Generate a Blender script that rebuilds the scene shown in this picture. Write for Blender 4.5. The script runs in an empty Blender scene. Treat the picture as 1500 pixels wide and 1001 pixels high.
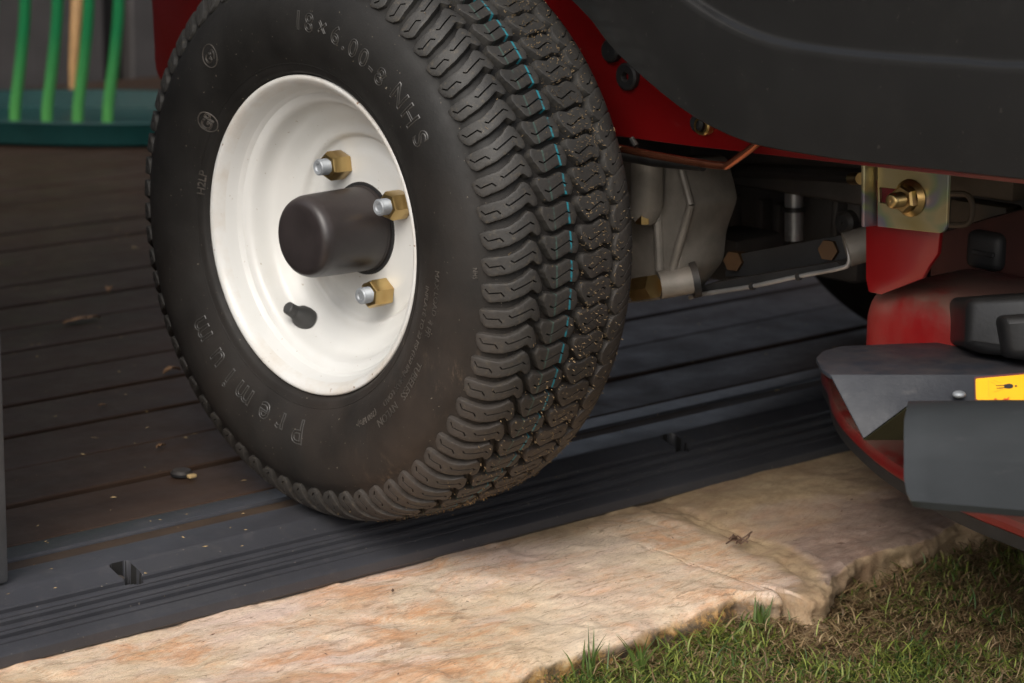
import bpy, bmesh, math, random
import numpy as np
from mathutils import Vector, Matrix, noise
from mathutils.geometry import tessellate_polygon, delaunay_2d_cdt

random.seed(7)
RNG = np.random.default_rng(11)
scene = bpy.context.scene
COL = scene.collection
PI = math.pi

# ------------------------------------------------------------------ camera
CAM = np.array([-1.2154, -1.3952, 0.5479])
FW = np.array([0.6795, 0.6994, -0.2217]); FW /= np.linalg.norm(FW)
RT = np.array([0.7192, -0.6947, 0.0130]); RT -= FW * (RT @ FW); RT /= np.linalg.norm(RT)
UP = np.cross(RT, FW)
FPX = 3771.1
cd = bpy.data.cameras.new('camera')
cam = bpy.data.objects.new('camera', cd)
COL.objects.link(cam)
cam.matrix_world = Matrix(((RT[0], UP[0], -FW[0], CAM[0]), (RT[1], UP[1], -FW[1], CAM[1]),
                           (RT[2], UP[2], -FW[2], CAM[2]), (0, 0, 0, 1)))
cd.sensor_width = 36
cd.lens = FPX * 36 / 1500
cd.clip_start = 0.05
cd.clip_end = 3000
cd.dof.use_dof = True
cd.dof.focus_distance = 1.76
cd.dof.aperture_fstop = 11
scene.camera = cam

# ------------------------------------------------------------------ sky and sun (soft daylight)
SUN_DIR = Vector((-0.82, -0.48, 0.88)).normalized()          # towards the sun
world = bpy.data.worlds.new('World')
scene.world = world
world.use_nodes = True
wn = world.node_tree.nodes
wl = world.node_tree.links
bg = wn['Background']
sky = wn.new('ShaderNodeTexSky')
sky.sky_type = 'NISHITA'
sky.sun_disc = False
sky.sun_elevation = math.asin(SUN_DIR.z)
sky.sun_rotation = math.atan2(SUN_DIR.x, SUN_DIR.y)
sky.air_density = 1.0
sky.dust_density = 3.5
sky.ozone_density = 1.0
hs = wn.new('ShaderNodeHueSaturation')
hs.inputs['Saturation'].default_value = 0.5
wl.new(sky.outputs[0], hs.inputs['Color'])
wl.new(hs.outputs[0], bg.inputs[0])
bg.inputs[1].default_value = 0.15
sl = bpy.data.lights.new('sun', 'SUN')
sun = bpy.data.objects.new('sun', sl)
COL.objects.link(sun)
sl.energy = 1.5
sl.angle = math.radians(38)
sl.color = (1.0, 0.95, 0.87)
sun.rotation_euler = SUN_DIR.to_track_quat('Z', 'Y').to_euler()
scene.view_settings.view_transform = 'Standard'
scene.view_settings.look = 'None'
scene.view_settings.exposure = 0.50
scene.view_settings.gamma = 1.0
scene.view_settings.use_curve_mapping = False
scene.render.engine = 'CYCLES'

GY = -0.02928                                                # the shed stands a little askew to the axle
CG, SG = math.cos(GY), math.sin(GY)


def ray(px, py):
    return FW + RT * (px - 750) / FPX - UP * (py - 500.5) / FPX


def P(px, py, x=None, y=None, z=None, d=None):
    """a point of the place sighted through the photograph, on a plane or at a distance"""
    r = ray(px, py)
    if d is None:
        if x is not None: d = (x - CAM[0]) / r[0]
        elif y is not None: d = (y - CAM[1]) / r[1]
        else: d = (z - CAM[2]) / r[2]
    return Vector(CAM + r * d)


# ------------------------------------------------------------------ materials
MATS = {}


class M:
    """small node helper"""
    def __init__(s, name):
        s.m = bpy.data.materials.new(name)
        s.m.use_nodes = True
        s.n = s.m.node_tree.nodes
        s.l = s.m.node_tree.links
        s.b = s.n['Principled BSDF']
        MATS[name] = s.m

    def node(s, t, **k):
        o = s.n.new(t)
        for a, v in k.items():
            setattr(o, a, v)
        return o

    def set(s, name, v):
        i = s.b.inputs[name]
        if hasattr(v, 'is_linked') or isinstance(v, bpy.types.NodeSocket):
            s.l.new(v, i)
        else:
            i.default_value = v if not isinstance(v, tuple) or len(v) == 4 else (*v, 1)

    def coord(s, kind='world', scale=(1, 1, 1)):
        if kind == 'world':
            o = s.node('ShaderNodeNewGeometry').outputs['Position']
        else:
            o = s.node('ShaderNodeTexCoord').outputs['Object']
        mp = s.node('ShaderNodeMapping')
        mp.inputs['Scale'].default_value = scale
        s.l.new(o, mp.inputs['Vector'])
        return mp.outputs[0]

    def noise(s, scale, detail=4, rough=0.55, kind='world', stretch=(1, 1, 1), dist=0.0):
        t = s.node('ShaderNodeTexNoise')
        t.inputs['Scale'].default_value = scale
        t.inputs['Detail'].default_value = detail
        t.inputs['Roughness'].default_value = rough
        t.inputs['Distortion'].default_value = dist
        s.l.new(s.coord(kind, stretch), t.inputs['Vector'])
        return t.outputs['Fac']

    def ramp(s, fac, stops, interp='LINEAR'):
        r = s.node('ShaderNodeValToRGB')
        r.color_ramp.interpolation = interp
        e = r.color_ramp.elements
        while len(e) < len(stops):
            e.new(0.5)
        for i, (p_, c_) in enumerate(stops):
            e[i].position = p_
            e[i].color = (*c_, 1) if isinstance(c_, tuple) else (c_, c_, c_, 1)
        s.l.new(fac, r.inputs[0])
        return r.outputs[0]

    def mix(s, fac, a, b, mode='MIX'):
        x = s.node('ShaderNodeMix', data_type='RGBA', blend_type=mode)
        for i, v in ((0, fac), (6, a), (7, b)):
            if isinstance(v, bpy.types.NodeSocket):
                s.l.new(v, x.inputs[i])
            else:
                x.inputs[i].default_value = v if i == 0 else ((*v, 1) if len(v) == 3 else v)
        return x.outputs[2]

    def math(s, op, a, b=0.0, c=0.0, clamp=False):
        x = s.node('ShaderNodeMath', operation=op, use_clamp=clamp)
        for i, v in enumerate((a, b, c)):
            if isinstance(v, bpy.types.NodeSocket):
                s.l.new(v, x.inputs[i])
            else:
                x.inputs[i].default_value = v
        return x.outputs[0]

    def bump(s, h, strength=0.3, dist=0.001, prev=None):
        x = s.node('ShaderNodeBump')
        x.inputs['Strength'].default_value = strength
        x.inputs['Distance'].default_value = dist
        s.l.new(h, x.inputs['Height'])
        if prev is not None:
            s.l.new(prev, x.inputs['Normal'])
        return x.outputs[0]

    def normal(s, v):
        s.l.new(v, s.b.inputs['Normal'])

    def upness(s, lo=0.3, hi=0.95):
        g_ = s.node('ShaderNodeNewGeometry')
        sp = s.node('ShaderNodeSeparateXYZ')
        s.l.new(g_.outputs['Normal'], sp.inputs[0])
        mr = s.node('ShaderNodeMapRange')
        mr.inputs[1].default_value = lo
        mr.inputs[2].default_value = hi
        s.l.new(sp.outputs[2], mr.inputs[0])
        return mr.outputs[0]

    def posxyz(s, kind='world'):
        sp = s.node('ShaderNodeSeparateXYZ')
        s.l.new(s.coord(kind), sp.inputs[0])
        return sp.outputs


def simple(name, col, rough=0.5, metal=0.0, bump=0.0, bscale=300, vary=0.25, coat=0.0, dust=0.0, dustcol=(0.16, 0.12, 0.085)):
    m = M(name)
    n1 = m.noise(bscale * 0.08, 5, 0.6)
    n2 = m.noise(bscale, 3, 0.5)
    dark = tuple(c * (1 - vary) for c in col)
    light = tuple(min(1, c * (1 + vary)) for c in col)
    c = m.ramp(n1, [(0.3, dark), (0.7, light)])
    if dust > 0:
        sp = m.ramp(m.noise(900, 2, 0.5), [(0.62, 0.0), (0.72, 1.0)])
        f = m.math('MULTIPLY', m.math('MULTIPLY', m.upness(0.0, 0.9), m.ramp(m.noise(35, 6, 0.65), [(0.3, 0.25), (0.65, 1.0)])), dust)
        f = m.math('ADD', f, m.math('MULTIPLY', sp, 0.25 * dust), clamp=True)
        c = m.mix(f, c, dustcol)
        m.set('Roughness', m.math('ADD', m.math('MULTIPLY', f, 0.4), rough, clamp=True))
    else:
        m.set('Roughness', m.math('ADD', rough - 0.08, m.math('MULTIPLY', n1, 0.16)))
    m.set('Base Color', c)
    m.set('Metallic', metal)
    if coat:
        m.set('Coat Weight', coat)
        m.set('Coat Roughness', 0.12)
    if bump:
        m.normal(m.bump(n2, bump, 0.0005))
    return m.m


# rubber of the tyre: grey-black, brown dust, scuffs, speckles
def rubber(name, tread):
    m = M(name)
    n1 = m.noise(22, 6, 0.62)
    base = m.ramp(n1, [(0.3, (0.022, 0.021, 0.0195)), (0.7, (0.036, 0.034, 0.031))] if tread else [(0.3, (0.0095, 0.009, 0.0084)), (0.7, (0.017, 0.016, 0.0148))])
    x, y, z = m.posxyz()
    mr = m.node('ShaderNodeMapRange')
    mr.inputs[1].default_value = 0.30; mr.inputs[2].default_value = 0.04
    m.l.new(z, mr.inputs[0])
    low = mr.outputs[0]                                    # dirt picked up where the tyre last rolled
    df = m.math('MULTIPLY', low, m.ramp(m.noise(14, 5, 0.6), [(0.35, 0.15), (0.7, 0.75)]))
    mr2 = m.node('ShaderNodeMapRange')
    mr2.inputs[1].default_value = -0.15; mr2.inputs[2].default_value = 0.0
    m.l.new(y, mr2.inputs[0])
    front = m.math('SUBTRACT', 1.0, mr2.outputs[0], clamp=True)
    df = m.math('MULTIPLY', df, m.math('ADD', 0.35, m.math('MULTIPLY', front, 0.65)), clamp=True)
    col = m.mix(df, base, (0.060, 0.043, 0.033))
    if tread:
        fine = m.ramp(m.noise(260, 5, 0.7), [(0.55, 0.0), (0.72, 1.0)])
        col = m.mix(m.math('MULTIPLY', fine, 0.35), col, (0.12, 0.095, 0.06))
        # paint line round the tread
        ox, oy, oz = m.posxyz('object')
        def line(pos, w, col_, amt, sc):
            nonlocal col
            wob = m.math('MULTIPLY', m.math('SUBTRACT', m.noise(60, 2, 0.5), 0.5), 0.0012)
            d = m.math('ABSOLUTE', m.math('SUBTRACT', m.math('ADD', ox, wob), pos))
            f = m.math('MULTIPLY', m.math('LESS_THAN', d, w), m.ramp(m.noise(sc, 3, 0.7), [(0.37, 0.0), (0.52, 1.0)]))
            col = m.mix(m.math('MULTIPLY', f, amt), col, col_)
        line(-0.0115, 0.00085, (0.012, 0.19, 0.24), 0.8, 150)
        line(-0.0245, 0.0007, (0.07, 0.16, 0.13), 0.30, 110)
    else:
        # vertical wipe marks of dried mud low on the sidewall
        st = m.ramp(m.noise(150, 6, 0.75, stretch=(1, 1.2, 0.30)), [(0.54, 0.0), (0.68, 1.0)])
        zone = m.math('MULTIPLY', m.ramp(m.math('MULTIPLY', low, front), [(0.35, 0.0), (0.7, 1.0)]), m.ramp(m.noise(22, 3, 0.6), [(0.48, 0.0), (0.6, 1.0)]))
        col = m.mix(m.math('MULTIPLY', m.math('MULTIPLY', st, zone), 0.55), col, (0.15, 0.105, 0.07))
        sp = m.ramp(m.noise(420, 2, 0.5), [(0.735, 0.0), (0.76, 1.0)])
        col = m.mix(m.math('MULTIPLY', sp, 0.5), col, (0.30, 0.26, 0.2))
    m.set('Base Color', col)
    m.set('Roughness', m.ramp(m.noise(45, 5, 0.6), [(0.3, 0.50), (0.7, 0.68)]))
    m.set('Specular IOR Level', 0.36 if tread else 0.22)
    b = m.bump(m.noise(700, 4, 0.6), 0.35 if tread else 0.18, 0.0006)
    b = m.bump(m.noise(60, 4, 0.6), 0.25, 0.0012, b)
    m.normal(b)
    return m.m


RUB_T = rubber('tread_rubber', True)
LETTER = simple('raised_letter_rubber', (0.036, 0.034, 0.031), 0.42, bump=0.1, bscale=700)
LETTERD = simple('dusty_letter_rubber', (0.050, 0.043, 0.036), 0.6, bump=0.1, bscale=700, vary=0.7)
RUB_S = rubber('sidewall_rubber', False)

m = M('rim_paint')
gr = m.ramp(m.noise(9, 5, 0.6), [(0.35, (0.55, 0.55, 0.53)), (0.7, (0.61, 0.61, 0.595))])
sp = m.ramp(m.noise(330, 2, 0.5), [(0.735, 0.0), (0.75, 1.0)])
gr = m.mix(m.math('MULTIPLY', sp, 0.7), gr, (0.25, 0.18, 0.11))
ox, oy, oz = m.posxyz('object')
rad = m.math('SQRT', m.math('ADD', m.math('MULTIPLY', oy, oy), m.math('MULTIPLY', oz, oz)))
lipm = m.math('GREATER_THAN', rad, 0.1065)
grime = m.math('MULTIPLY', lipm, m.ramp(m.noise(26, 6, 0.7), [(0.42, 0.0), (0.66, 1.0)]))
gr = m.mix(m.math('MULTIPLY', grime, 0.34), gr, (0.40, 0.30, 0.19))
gsh = m.ramp(m.noise(7, 7, 0.7, dist=0.5), [(0.5, 0.0), (0.72, 1.0)])
gr = m.mix(m.math('MULTIPLY', gsh, 0.22), gr, (0.46, 0.41, 0.33))
chip = m.math('MULTIPLY', m.math('GREATER_THAN', rad, 0.110), m.ramp(m.noise(190, 3, 0.6), [(0.66, 0.0), (0.69, 1.0)]))
gr = m.mix(m.math('MULTIPLY', chip, 0.8), gr, (0.16, 0.07, 0.03))
m.set('Base Color', gr)
m.set('Roughness', m.ramp(m.noise(30, 4, 0.6), [(0.3, 0.28), (0.7, 0.42)]))
m.normal(m.bump(m.noise(120, 3, 0.5), 0.06, 0.0005))
RIM = m.m

CAPM = simple('hub_cap_plastic', (0.022, 0.018, 0.018), 0.36, bump=0.1, bscale=500, vary=0.3, dust=0.35, dustcol=(0.07, 0.055, 0.05))
BLACKP = simple('black_plastic', (0.017, 0.017, 0.018), 0.5, bump=0.12, bscale=900, dust=0.25, dustcol=(0.10, 0.09, 0.08))
VALVE = simple('valve_rubber', (0.035, 0.035, 0.034), 0.6, bump=0.1, bscale=700)
STUD = simple('stud_zinc', (0.30, 0.32, 0.34), 0.55, metal=0.5, bump=0.15, bscale=900)
SILVER = simple('cast_aluminium', (0.21, 0.19, 0.165), 0.5, metal=0.3, bump=0.35, bscale=500, dust=0.4)
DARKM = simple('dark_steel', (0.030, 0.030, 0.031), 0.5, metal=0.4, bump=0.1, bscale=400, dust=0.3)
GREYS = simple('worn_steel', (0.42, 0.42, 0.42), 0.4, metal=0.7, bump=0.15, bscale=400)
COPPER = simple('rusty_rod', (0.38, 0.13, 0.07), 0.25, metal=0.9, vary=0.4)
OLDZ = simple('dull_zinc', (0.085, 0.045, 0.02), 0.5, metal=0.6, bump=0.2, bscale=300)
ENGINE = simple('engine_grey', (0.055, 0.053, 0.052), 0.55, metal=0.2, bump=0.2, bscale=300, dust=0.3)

# yellow zinc
def zinc(name, rainbow):
    m = M(name)
    n = m.noise(28, 3, 0.5)
    if rainbow:
        c = m.ramp(m.noise(24, 2, 0.45, dist=0.6), [(0.30, (0.42, 0.34, 0.15)), (0.46, (0.50, 0.43, 0.24)), (0.53, (0.30, 0.36, 0.22)), (0.58, (0.27, 0.27, 0.33)), (0.66, (0.42, 0.29, 0.31)), (0.78, (0.48, 0.38, 0.2))])
    else:
        c = m.ramp(n, [(0.3, (0.42, 0.26, 0.10)), (0.7, (0.62, 0.46, 0.20))])
    m.set('Base Color', c)
    m.set('Metallic', 1.0 if not rainbow else 0.85)
    m.set('Roughness', 0.33)
    m.normal(m.bump(m.noise(260, 3, 0.6, stretch=(1, 1, 0.08)), 0.18, 0.0004))
    return m.m


ZINC = zinc('yellow_zinc', False)
ZINCR = zinc('iridescent_zinc', True)


def redpaint(name, dust, base=(0.20, 0.005, 0.006)):
    m = M(name)
    n = m.noise(20, 5, 0.6)
    c = m.ramp(n, [(0.3, tuple(x * 0.8 for x in base)), (0.7, base)])
    if dust:
        patch = m.ramp(m.noise(16, 5, 0.65, dist=0.3), [(0.38, 0.0), (0.60, 1.0)])
        f = m.math('MULTIPLY', m.math('ADD', m.math('MULTIPLY', m.upness(0.1, 0.8), 0.85), 0.22), patch)
        sp = m.ramp(m.noise(700, 2, 0.6), [(0.60, 0.0), (0.74, 1.0)])
        f = m.math('MULTIPLY', m.math('ADD', f, m.math('MULTIPLY', sp, 0.3), clamp=True), dust, clamp=True)
        c = m.mix(f, c, (0.13, 0.075, 0.055))
        m.set('Roughness', m.math('ADD', 0.3, m.math('MULTIPLY', f, 0.5)))
    else:
        m.set('Roughness', 0.3)
        m.set('Coat Weight', 0.5)
        m.set('Coat Roughness', 0.1)
    m.set('Base Color', c)
    m.normal(m.bump(m.noise(400, 3, 0.5), 0.08, 0.0004))
    return m.m


REDK = simple('grimy_shaded_red', (0.055, 0.014, 0.010), 0.75, dust=0.9, dustcol=(0.07, 0.045, 0.035))  # grime, plus shadow put into the darker base red
RED = redpaint('red_paint', 0)
REDD = redpaint('dusty_red_paint', 0.85)

# side panel moulding
m = M('panel_plastic')
c = m.ramp(m.noise(6, 5, 0.6), [(0.3, (0.0085, 0.0084, 0.0082)), (0.7, (0.0125, 0.0122, 0.0118))])
sc = m.ramp(m.noise(26, 6, 0.7), [(0.55, 0.0), (0.8, 1.0)])
c = m.mix(m.math('MULTIPLY', sc, 0.2), c, (0.035, 0.033, 0.030))
sp = m.ramp(m.noise(260, 2, 0.5), [(0.72, 0.0), (0.75, 1.0)])
c = m.mix(m.math('MULTIPLY', sp, 0.08), c, (0.2, 0.18, 0.15))
m.set('Base Color', c)
m.set('Roughness', m.ramp(m.noise(30, 5, 0.6), [(0.3, 0.36), (0.7, 0.5)]))
m.normal(m.bump(m.noise(1500, 2, 0.5), 0.12, 0.0003))
m.set('Specular IOR Level', 0.12)
m.set('Coat Weight', 0.45)
m.set('Coat Roughness', 0.12)
PANEL = m.m

m = M('chute_plastic')
c = m.ramp(m.noise(14, 6, 0.65), [(0.3, (0.012, 0.0135, 0.018)), (0.7, (0.022, 0.025, 0.032))])
sc = m.ramp(m.noise(60, 6, 0.7, stretch=(1, 1, 3)), [(0.6, 0.0), (0.8, 1.0)])
c = m.mix(m.math('MULTIPLY', sc, 0.45), c, (0.09, 0.085, 0.082))
up_ = m.math('MULTIPLY', m.upness(0.75, 0.97), m.ramp(m.noise(40, 6, 0.75), [(0.38, 0.0), (0.62, 1.0)]))
c = m.mix(m.math('MULTIPLY', up_, 0.30), c, (0.085, 0.062, 0.052))
m.set('Base Color', c)
m.set('Roughness', m.ramp(m.noise(50, 5, 0.6), [(0.3, 0.42), (0.7, 0.6)]))
m.set('Specular IOR Level', 0.28)
m.normal(m.bump(m.noise(300, 5, 0.65), 0.25, 0.0008))
CHUTE = m.m

m = M('deflector_plastic')
c = m.ramp(m.noise(8, 6, 0.65, stretch=(1, 1, 3)), [(0.3, (0.020, 0.0225, 0.0235)), (0.7, (0.031, 0.034, 0.036))])
sc = m.ramp(m.noise(30, 5, 0.7, stretch=(1, 1, 5)), [(0.6, 0.0), (0.85, 1.0)])
c = m.mix(m.math('MULTIPLY', sc, 0.3), c, (0.10, 0.10, 0.10))
m.set('Base Color', c)
m.set('Roughness', 0.45)
m.normal(m.bump(m.noise(500, 4, 0.6), 0.15, 0.0005))
DEFL = m.m
COVERM = simple('cover_plastic', (0.0075, 0.0075, 0.008), 0.38, bump=0.2, bscale=400, dust=0.25, dustcol=(0.05, 0.045, 0.04))
DIMBAR = simple('dull_tan_steel', (0.10, 0.075, 0.05), 0.6)

# ramp plastic
m = M('threshold_plastic')
c = m.ramp(m.noise(5, 6, 0.65), [(0.3, (0.028, 0.028, 0.032)), (0.7, (0.047, 0.048, 0.055))])
m.set('Specular IOR Level', 0.5)
du = m.ramp(m.noise(55, 7, 0.75, stretch=(1, 1, 1)), [(0.52, 0.0), (0.75, 1.0)])
c = m.mix(m.math('MULTIPLY', du, 0.4), c, (0.085, 0.078, 0.075))
sp = m.ramp(m.noise(300, 2, 0.5), [(0.73, 0.0), (0.76, 1.0)])
c = m.mix(m.math('MULTIPLY', sp, 0.6), c, (0.25, 0.22, 0.18))
m.set('Base Color', c)
m.set('Roughness', m.ramp(m.noise(28, 6, 0.7), [(0.3, 0.30), (0.7, 0.48)]))
bb = m.bump(m.noise(900, 3, 0.6), 0.3, 0.0005)
m.normal(m.bump(m.noise(120, 5, 0.7, stretch=(0.15, 1, 1)), 0.15, 0.0006, bb))
RAMPM = m.m

# brown boards
m = M('brown_board')
g1 = m.noise(40, 6, 0.6, stretch=(0.06, 1, 1))
rnd = m.node('ShaderNodeObjectInfo').outputs['Random']
c = m.ramp(g1, [(0.3, (0.030, 0.0165, 0.0105)), (0.7, (0.056, 0.031, 0.019))])
c = m.mix(m.math('MULTIPLY', rnd, 0.35), c, (0.055, 0.035, 0.025))
du = m.ramp(m.noise(9, 7, 0.7), [(0.42, 0.0), (0.72, 1.0)])
c = m.mix(m.math('MULTIPLY', du, 0.5), c, (0.078, 0.056, 0.044))
sp = m.ramp(m.noise(240, 3, 0.6), [(0.68, 0.0), (0.74, 1.0)])
c = m.mix(m.math('MULTIPLY', sp, 0.5), c, (0.17, 0.12, 0.07))
m.set('Base Color', c)
m.set('Roughness', m.ramp(m.noise(20, 6, 0.7), [(0.3, 0.42), (0.7, 0.66)]))
m.set('Specular IOR Level', 0.22)
m.normal(m.bump(m.noise(300, 5, 0.7, stretch=(0.1, 1, 1)), 0.3, 0.0006))
BOARD = m.m
GAPM = simple('channel_brown', (0.03, 0.016, 0.008), 0.6, dust=0.4, dustcol=(0.07, 0.045, 0.025))

# sandstone
m = M('sandstone')
SX = (0.55, 1.35, 1.0)
big = m.noise(3.6, 7, 0.62, dist=0.6)
c = m.ramp(big, [(0.30, (0.38, 0.26, 0.15)), (0.42, (0.56, 0.42, 0.27)), (0.55, (0.66, 0.53, 0.39)), (0.72, (0.50, 0.35, 0.27))])
pink = m.ramp(m.noise(6, 6, 0.65, stretch=SX, dist=0.5), [(0.44, 0.0), (0.60, 1.0)])
c = m.mix(m.math('MULTIPLY', pink, 0.65), c, (0.64, 0.47, 0.42))
org = m.ramp(m.noise(17, 10, 0.82, dist=1.0, stretch=SX), [(0.44, 0.0), (0.57, 1.0)])
org2 = m.math('MULTIPLY', org, m.ramp(m.noise(8.5, 4, 0.6, dist=0.6), [(0.38, 0.0), (0.53, 1.0)]))
c = m.mix(m.math('MULTIPLY', org2, 0.78), c, (0.55, 0.25, 0.10))
veil = m.ramp(m.noise(36, 9, 0.8, stretch=SX, dist=0.4), [(0.42, 0.0), (0.62, 1.0)])
c = m.mix(m.math('MULTIPLY', veil, 0.16), c, (0.76, 0.66, 0.54))
flk = m.ramp(m.noise(120, 8, 0.8, stretch=(0.4, 1.7, 1), dist=0.3), [(0.36, 1.0), (0.45, 0.0)])
c = m.mix(m.math('MULTIPLY', flk, 0.72), c, (0.20, 0.125, 0.075))
grain = m.ramp(m.noise(430, 6, 0.85, stretch=(0.6, 1.4, 1)), [(0.36, (0.50, 0.44, 0.38)), (0.46, (1.0, 1.0, 1.0)), (0.65, (1.30, 1.28, 1.25))])
c = m.mix(0.5, c, grain, 'MULTIPLY')
scr = m.ramp(m.noise(75, 8, 0.8, stretch=(0.22, 2.2, 1), dist=0.8), [(0.57, 0.0), (0.61, 1.0)])
c = m.mix(m.math('MULTIPLY', scr, 0.6), c, (0.27, 0.17, 0.10))
brn = m.math('MULTIPLY', m.ramp(m.noise(48, 8, 0.78, stretch=SX, dist=0.5), [(0.53, 0.0), (0.60, 1.0)]), m.ramp(m.noise(9, 3, 0.6), [(0.46, 0.0), (0.58, 1.0)]))
c = m.mix(m.math('MULTIPLY', brn, 0.55), c, (0.26, 0.155, 0.08))
pts_ = m.ramp(m.noise(260, 4, 0.65), [(0.66, 0.0), (0.71, 1.0)])
c = m.mix(m.math('MULTIPLY', pts_, 0.75), c, (0.08, 0.06, 0.04))
zn = m.node('ShaderNodeAttribute'); zn.attribute_name = 'zone'
zs = m.node('ShaderNodeSeparateColor'); m.l.new(zn.outputs['Color'], zs.inputs[0])
tanc = m.ramp(m.noise(42, 9, 0.8, dist=0.3), [(0.30, (0.20, 0.13, 0.065)), (0.46, (0.36, 0.255, 0.145)), (0.60, (0.46, 0.34, 0.20)), (0.75, (0.34, 0.235, 0.13))])
tanc = m.mix(m.math('MULTIPLY', pts_, 0.6), tanc, (0.07, 0.05, 0.03))
brs = m.ramp(m.noise(10, 8, 0.75, dist=0.5), [(0.46, 0.0), (0.62, 1.0)])
tanc = m.mix(m.math('MULTIPLY', brs, 0.55), tanc, (0.20, 0.115, 0.07))
c = m.mix(m.math('MULTIPLY', zs.outputs[0], 0.92), c, tanc)
purc = m.ramp(m.noise(60, 9, 0.8, stretch=SX, dist=0.3), [(0.34, (0.15, 0.095, 0.075)), (0.55, (0.25, 0.175, 0.145)), (0.7, (0.33, 0.25, 0.21))])
c = m.mix(m.math('MULTIPLY', zs.outputs[1], 0.85), c, purc)
mossc = m.ramp(m.noise(60, 6, 0.75), [(0.40, (0.012, 0.010, 0.006)), (0.49, (0.10, 0.055, 0.012)), (0.56, (0.42, 0.22, 0.05)), (0.68, (0.50, 0.36, 0.18))])
c = m.mix(m.math('MULTIPLY', zs.outputs[2], 0.9), c, mossc)
m.set('Base Color', c)
m.set('Roughness', 0.85)
b1 = m.bump(m.noise(170, 9, 0.82, stretch=(0.5, 1.5, 1)), 0.7, 0.0018)
m.normal(m.bump(m.noise(30, 7, 0.7, stretch=(0.5, 1.5, 1)), 0.6, 0.005, b1))
STONE = m.m
m = M('sandy_mortar')
c = m.ramp(m.noise(40, 7, 0.7), [(0.3, (0.24, 0.16, 0.085)), (0.7, (0.44, 0.32, 0.19))])
m.set('Base Color', c); m.set('Roughness', 0.95)
m.normal(m.bump(m.noise(250, 5, 0.7), 0.6, 0.002))
MORTAR = m.m

m = M('soil')
c = m.ramp(m.noise(60, 7, 0.7), [(0.3, (0.035, 0.024, 0.014)), (0.55, (0.075, 0.055, 0.03)), (0.75, (0.06, 0.07, 0.025))])
m.set('Base Color', c); m.set('Roughness', 0.95)
m.normal(m.bump(m.noise(200, 5, 0.7), 0.7, 0.004))
SOIL = m.m

m = M('grass_blade')
at = m.node('ShaderNodeAttribute'); at.attribute_name = 'tint'
m.set('Base Color', at.outputs['Color'])
m.set('Roughness', 0.55)
m.set('Subsurface Weight', 0.0)
m.set('Transmission Weight', 0.0)
tr = m.node('ShaderNodeBsdfTranslucent')
m.l.new(at.outputs['Color'], tr.inputs[0])
mx = m.node('ShaderNodeMixShader'); mx.inputs[0].default_value = 0.3
m.l.new(m.b.outputs[0], mx.inputs[1]); m.l.new(tr.outputs[0], mx.inputs[2])
m.l.new(mx.outputs[0], m.n['Material Output'].inputs[0])
GRASS = m.m

CLIP = simple('clipping_straw', (0.22, 0.15, 0.075), 0.75, vary=0.7, bscale=400)
DEBRIS = simple('dry_debris', (0.40, 0.28, 0.13), 0.7, vary=0.5, bscale=600)
LEAFM = simple('dry_leaf_brown', (0.30, 0.16, 0.07), 0.7, vary=0.4, bscale=400)
TWIG = simple('twig_brown', (0.10, 0.055, 0.035), 0.8, vary=0.4, bscale=400)
WALLM = simple('shed_wall_plastic', (0.075, 0.068, 0.066), 0.55, bump=0.1, bscale=200, vary=0.15)
WALLD = simple('shed_wall_joint', (0.02, 0.017, 0.015), 0.7)
POSTM = simple('door_post_plastic', (0.055, 0.058, 0.062), 0.45, bump=0.15, bscale=500, vary=0.2)
TEAL = simple('teal_plastic', (0.006, 0.050, 0.047), 0.4, vary=0.2)
WOOD = simple('pale_wood', (0.46, 0.26, 0.10), 0.5, vary=0.15)
m = M('green_plastic')
x_, y_, z_ = m.posxyz()
mr = m.node('ShaderNodeMapRange'); mr.inputs[1].default_value = 0.16; mr.inputs[2].default_value = 0.02
m.l.new(z_, mr.inputs[0])
m.set('Base Color', m.mix(mr.outputs[0], (0.012, 0.22, 0.07), (0.12, 0.42, 0.10)))   # paler green towards the feet
m.set('Roughness', 0.4)
GREEN = m.m
SEATM = simple('seat_vinyl', (0.02, 0.02, 0.02), 0.5, bump=0.1)
YELLOW = simple('label_yellow', (0.80, 0.40, 0.003), 0.45, vary=0.03)
YBORD = simple('label_border', (0.10, 0.02, 0.02), 0.5, vary=0.05)
LBLACK = simple('label_black', (0.015, 0.012, 0.012), 0.5)
LRED = simple('label_red', (0.6, 0.03, 0.01), 0.5)
LORG = simple('label_orange', (0.72, 0.33, 0.01), 0.5, vary=0.05)


# ------------------------------------------------------------------ mesh helpers
def link(name, mesh, mat, parent=None, smooth=True):
    o = bpy.data.objects.new(name, mesh)
    COL.objects.link(o)
    if mat is not None and len(mesh.materials) == 0:
        mesh.materials.append(mat)
    if smooth:
        mesh.polygons.foreach_set('use_smooth', [True] * len(mesh.polygons))
    if parent is not None:
        o.parent = parent
    return o


def mk(name, verts, faces, mat, parent=None, smooth=False, sharp=None):
    me = bpy.data.meshes.new(name)
    me.from_pydata([tuple(v) for v in verts], [], faces)
    me.update()
    o = link(name, me, mat, parent, smooth)
    if sharp is not None:
        me.set_sharp_from_angle(angle=math.radians(sharp))
    return o


def from_bm(name, bm, mat, parent=None, smooth=True, sharp=35):
    bmesh.ops.recalc_face_normals(bm, faces=bm.faces)
    me = bpy.data.meshes.new(name)
    bm.to_mesh(me)
    bm.free()
    o = link(name, me, mat, parent, smooth)
    if smooth and sharp:
        me.set_sharp_from_angle(angle=math.radians(sharp))
    return o


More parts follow.
